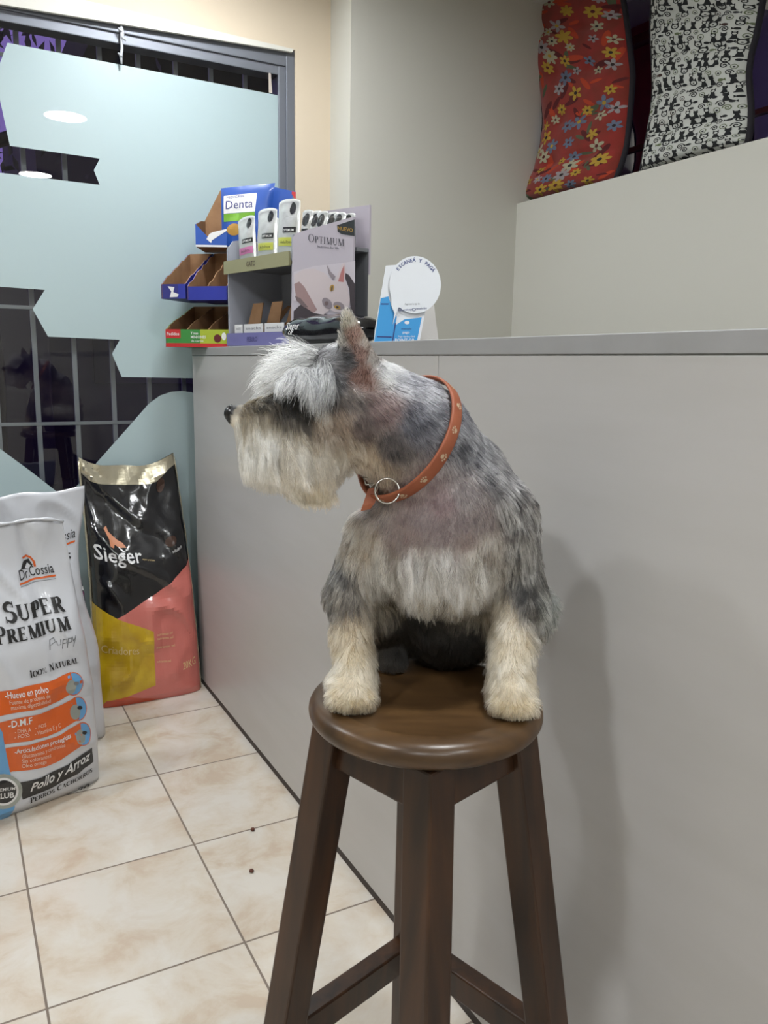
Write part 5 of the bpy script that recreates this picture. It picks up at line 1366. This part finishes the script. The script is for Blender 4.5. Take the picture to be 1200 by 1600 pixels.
def curves(name, pts, col, rad, taper=.25, label=None, root=.9):
    n, K = pts.shape[:2]; hc = bpy.data.hair_curves.new(name); hc.add_curves([K] * n)
    hc.attributes['position'].data.foreach_set('vector', pts.astype(np.float32).ravel())
    ra = hc.attributes.get('radius') or hc.attributes.new('radius', 'FLOAT', 'POINT')
    rr = (np.linspace(1, taper, K)[None] * rad[:, None]).astype(np.float32); ra.data.foreach_set('value', rr.ravel())
    rf = (root + (1 - root) * np.linspace(0, 1, K) ** .7)[None, :, None]; cp = np.concatenate([col[:, None, :] * rf, np.ones((n, K, 1))], 2)
    tn = hc.attributes.new('tint', 'FLOAT_COLOR', 'POINT'); tn.data.foreach_set('color', cp.astype(np.float32).ravel())
    hc.materials.append(M_hair); o = bpy.data.objects.new(name, hc); COL.objects.link(o); o.parent = dog
    if label: o['label'] = label
    return o


def tangent_flow(P, cv, N):
    f = np.stack([cv[:, 0], np.zeros(len(P)), -cv[:, 1]], 1)
    # at the sides facing away or towards the camera the flow keeps its sense; project on the skin
    f = f - N * (f * N).sum(1, keepdims=True); return f / (np.linalg.norm(f, axis=1, keepdims=True) + .15)


def tint(P, cv, bias=0.0, long_=False):
    lk = RNG.normal(size=len(P))[LOCKID[0]] * (.26 if long_ else .12)
    lock = noise3(P, 150, 21)[:, 0] * .32 + noise3(P, 420, 22)[:, 0] * .22 + lk
    t = np.clip(RNG.beta(1.1, 1.1, len(cv)) + lock + bias, -.25, 1.25)[:, None]; c = cv[:, 4:7] * (1 - t) + cv[:, 7:10] * t
    dark = np.clip((P[:, 1:2] - .0) / .05, 0, 1) * np.clip((.135 - P[:, 2:3]) / .05, 0, 1) * np.clip((.10 - P[:, 0:1]) / .04, 0, 1)  # painted shade: darkens the hair of belly and hind legs behind the forelegs
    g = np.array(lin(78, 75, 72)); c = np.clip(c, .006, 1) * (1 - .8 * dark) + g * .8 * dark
    c = c ** ((1.10 if long_ else 1.16) + .75 * (1 - c.max(1, keepdims=True)))
    return np.clip(c * RNG.uniform(.9, 1.08, (len(cv), 1)), 0, .97)


def near_collar(P, w=.0125):
    out = np.zeros(len(P), bool)
    for s in range(0, len(P), 50000): out[s:s + 50000] = ((P[s:s + 50000, None] - ringP[None]) ** 2).sum(2).min(1) < w * w
    return out


def fur_region(n, sel, name, K, rad, grav, clump, gap, label=None, lmul=1.0, weight=None):
    P = roots(n, weight=weight); q, cv = chart(P); N = grad(P); keep = sel(P, q, cv)
    keep &= (P[:, 2] > .002) & (np.linalg.norm(P - noseP, axis=1) > .0165)
    P, q, cv, N = P[keep], q[keep], cv[keep], N[keep]
    L = cv[:, 2] * .001 * lmul * RNG.uniform(.65, 1.12, len(P)); nc = near_collar(P, .016); 
    keep = ~near_collar(P, .0095); P, q, cv, N, L, nc = P[keep], q[keep], cv[keep], N[keep], L[keep], nc[keep]; L[nc] = np.minimum(L[nc], .006)
    fl = tangent_flow(P, cv, N); d0 = fl * (1 - cv[:, 3:4]) + N * cv[:, 3:4]
    pts = grow(P, d0, fl, L, K, grav, clump, cv[:, 10], gap)
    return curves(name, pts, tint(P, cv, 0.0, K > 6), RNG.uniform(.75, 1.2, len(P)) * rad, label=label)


LONG = 15.5
front = lambda c: np.where(c[:, 1] > .13, .35, 1.0)
fur_region(150000, lambda P, q, cv: cv[:, 2] <= LONG, 'short_coat', 5, .00030, .25, .5, .0006, 'short salt and pepper coat of head, neck and back', weight=front)
beard = lambda q: (q[:, 0] < 575) & (q[:, 1] > 632) & (q[:, 1] < 800)
legs = lambda q, P: (P[:, 2] < .125)
chestf = lambda q, P: ~beard(q) & ~legs(q, P)
fur_region(70000, lambda P, q, cv: (cv[:, 2] > LONG) & legs(q, P) & ~beard(q), 'leg_furnishing', 9, .00034, .30, .75, .0008, 'long cream furnishings on the legs', weight=lambda c: np.where(c[:, 2] < .14, 1.0, .02))
fur_region(85000, lambda P, q, cv: (cv[:, 2] > LONG) & chestf(q, P), 'chest_fringe', 10, .00034, .55, .78, .0008, 'long pale fringe hanging from chest and shoulders', weight=lambda c: np.where((c[:, 2] > .10) & (c[:, 2] < .30) & (c[:, 1] < .12), 1.0, .05))
fur_region(240000, lambda P, q, cv: (cv[:, 2] > LONG) & beard(q), 'beard', 12, .00034, .75, .72, .0008, 'long cream beard', weight=lambda c: np.where((c[:, 0] < -.07) & (c[:, 2] > .22), 1.0, .002))

# eyebrows: two thick tufts combed forwards, silver above and dark below
def brow(n, centre, rad, d_img, depth_dir, L0, grav, colA, colB, drop=0.0):
    P = roots(n * 8, weight=lambda c: np.where(np.linalg.norm(c - centre, axis=1) < rad * 1.7, 1.0, 1e-7)); dd = np.linalg.norm(P - centre, axis=1); P = P[dd < rad * (.35 + 1.15 * RNG.random(len(P)))][:n]; N = grad(P)
    d0 = np.array([d_img[0], depth_dir, -d_img[1]], float); d0 = np.tile(d0 / np.linalg.norm(d0), (len(P), 1)) * .8 + N * .32; d0 /= np.linalg.norm(d0, axis=1, keepdims=True)
    L = L0 * RNG.uniform(.30, 1.12, len(P)) ** .8; fl = np.tile(np.array([d_img[0], depth_dir, -d_img[1]]) / np.linalg.norm(d_img), (len(P), 1))
    pts = grow(P, d0, fl * .3, L, 10, grav, .6, np.full(len(P), .35), .001, .30, .35); t = RNG.random((len(P), 1))
    return pts, (np.array(lin(*colA)) * (1 - t) + np.array(lin(*colB)) * t) ** 1.45


for parts in ([((492, 581, -.044), .0145, (.16, .45), -.50, .044, .55, (84, 85, 90), (240, 241, 240), 2500), ((472, 582, -.042), .011, (-.15, .25), -.50, .046, .60, (110, 111, 116), (246, 246, 244), 1500), ((472, 604, -.046), .010, (-.4, .5), -.3, .020, .5, (24, 24, 26), (60, 58, 56), 700)],
              [((470, 568, -.012), .017, (-1, -.42), -.25, .056, .24, (110, 111, 112), (246, 246, 243), 1500), ((462, 570, .014), .018, (-1, -.30), .05, .060, .28, (130, 130, 128), (246, 246, 242), 1700), ((458, 578, .002), .013, (-1, -.30), .0, .050, .30, (38, 35, 32), (120, 112, 98), 1100)]):
    PP, CC = [], []
    for c_, r_, di, dp, L0, g_, ca_, cb_, n_ in parts:
        c3 = D(*c_); c3 = c3 - grad(c3[None])[0] * sample(c3[None])[0]
        a_, b_ = brow(n_, c3, r_, di, dp, L0, g_, ca_, cb_); PP.append(a_); CC.append(b_)
    PP, CC = np.concatenate(PP), np.concatenate(CC); curves('eyebrow', PP, CC, RNG.uniform(.8, 1.2, len(PP)) * .00034, label='long silver eyebrow tuft', root=.22)

# ------------------------------------------------------------------ collar
M_leather = mat('orange tan leather', (164, 92, 60), .6, bump=(220, .35, .0008), vary=(40, (146, 76, 46), .35, .7)); M_pawp = mat('pale paw print', (206, 180, 150), .6); M_chrome = mat('nickel wire', (196, 192, 186), .22, 1.0)
CW = .0082; K_ = 5; vs_ = []; xs = np.arange(NR + 1) / NR; rp = np.concatenate([ringP, ringP[:1]]); ctr = cc
outn = np.array([(p - cc) - ((p - cc) @ cn) * cn for p in rp]); outn /= np.linalg.norm(outn, axis=1, keepdims=True)
prof_ = [(-1, 0), (-1, .0024), (-.8, .0032), (0, .0036), (.8, .0032), (1, .0024), (1, 0)]
V = [tuple(rp[k] + cn * a_ * CW + outn[k] * h_) for k in range(NR) for a_, h_ in prof_]; m = len(prof_)
cm = MB().add(V, [(k * m + i, k * m + (i + 1) % m, ((k + 1) % NR) * m + (i + 1) % m, ((k + 1) % NR) * m + i) for k in range(NR) for i in range(m)], 0, True)
per = np.concatenate([[0], np.cumsum(np.linalg.norm(np.diff(rp, axis=0), axis=1))])
Pg = np.array([[rp[k] + cn * a_ * CW + outn[k] * (.0037 - .0004 * abs(a_)) for k in range(NR + 1)] for a_ in (-1, 0, 1)]); Ng = np.broadcast_to(outn[None], Pg.shape)
csh = Sheet(per, [-CW, 0, CW], Pg, Ng)
for k, s0 in enumerate(np.arange(.014, per[-1], .032)):
    t_ = 1 if k % 2 else -1; dcs = [disc(s0, -.001 * t_, .0028, .0024, 10)] + [disc(s0 + x_, y_ * t_, .0011, .0014, 8) for x_, y_ in ((-.0036, .0018), (-.0013, .0036), (.0013, .0036), (.0036, .0018))]; csh.decal(cm, dcs, 1, .0003)
collar = cm.build('collar', [M_leather, M_pawp], dog); collar['label'] = 'orange tan leather collar with pale paw prints'


def near_pt(px, py, lift=.004):
    """point on the ring side nearest to a photo point, pushed towards the camera"""
    q_ = pix(ringP); d_ = np.hypot(q_[:, 0] - px, q_[:, 1] - py) + 1e3 * (ringP[:, 1] > cc[1] + .02); return ringP[np.argmin(d_)][1]


bq = near_pt(605, 760) - .016
ringm = MB(); cR = D(605, 767, bq); R_ = mpx(18, bq); ringm.tube([cR + np.array([R_ * math.cos(t), .004 * math.sin(t * 1.0), R_ * math.sin(t)]) for t in np.linspace(0, 2 * math.pi, 33)[:-1]], .0012, n=8, closed=True); ringm.build('ring', M_chrome, collar)
bk_ = near_pt(588, 760) - .013; bu = MB()
bu.tube([D(592, 749, bk_ - .002), D(579, 762, bk_), D(594, 784, bk_ - .006), D(606, 772, bk_ - .008)], .0012, n=8, closed=True); bu.tube([D(568, 746, bk_ + .004), D(586, 748, bk_ - .002), D(584, 757, bk_ - .001), D(572, 757, bk_ + .002)], .0012, n=8, closed=True); bu.tube([D(592, 749, bk_ - .002), D(588, 775, bk_ - .005)], .0011, n=8); bu.build('buckle', M_chrome, collar)
e0 = MB(); cl_ = [D(584, 762, bk_ - .001), D(580, 776, bk_ - .005), D(576, 788, bk_ - .007), D(571, 797, bk_ - .006)]; hw = [mpx(8), mpx(9), mpx(9), mpx(7)]
vs_ = []
for p_, w_ in zip(cl_, hw):
    for sx_, sy_ in ((-1, -.001), (1, -.001), (1, .001), (-1, .001)): vs_.append((p_[0] + sx_ * w_, p_[1] + sy_, p_[2] - .25 * sx_ * w_ * -1))
fs = [(3, 2, 1, 0), (12, 13, 14, 15)] + [(4 * k + i, 4 * k + (i + 1) % 4, 4 * k + 4 + (i + 1) % 4, 4 * k + 4 + i) for k in range(3) for i in range(4)]
e0.add(vs_, fs, 0); e0.build('strap_end', M_leather, collar)
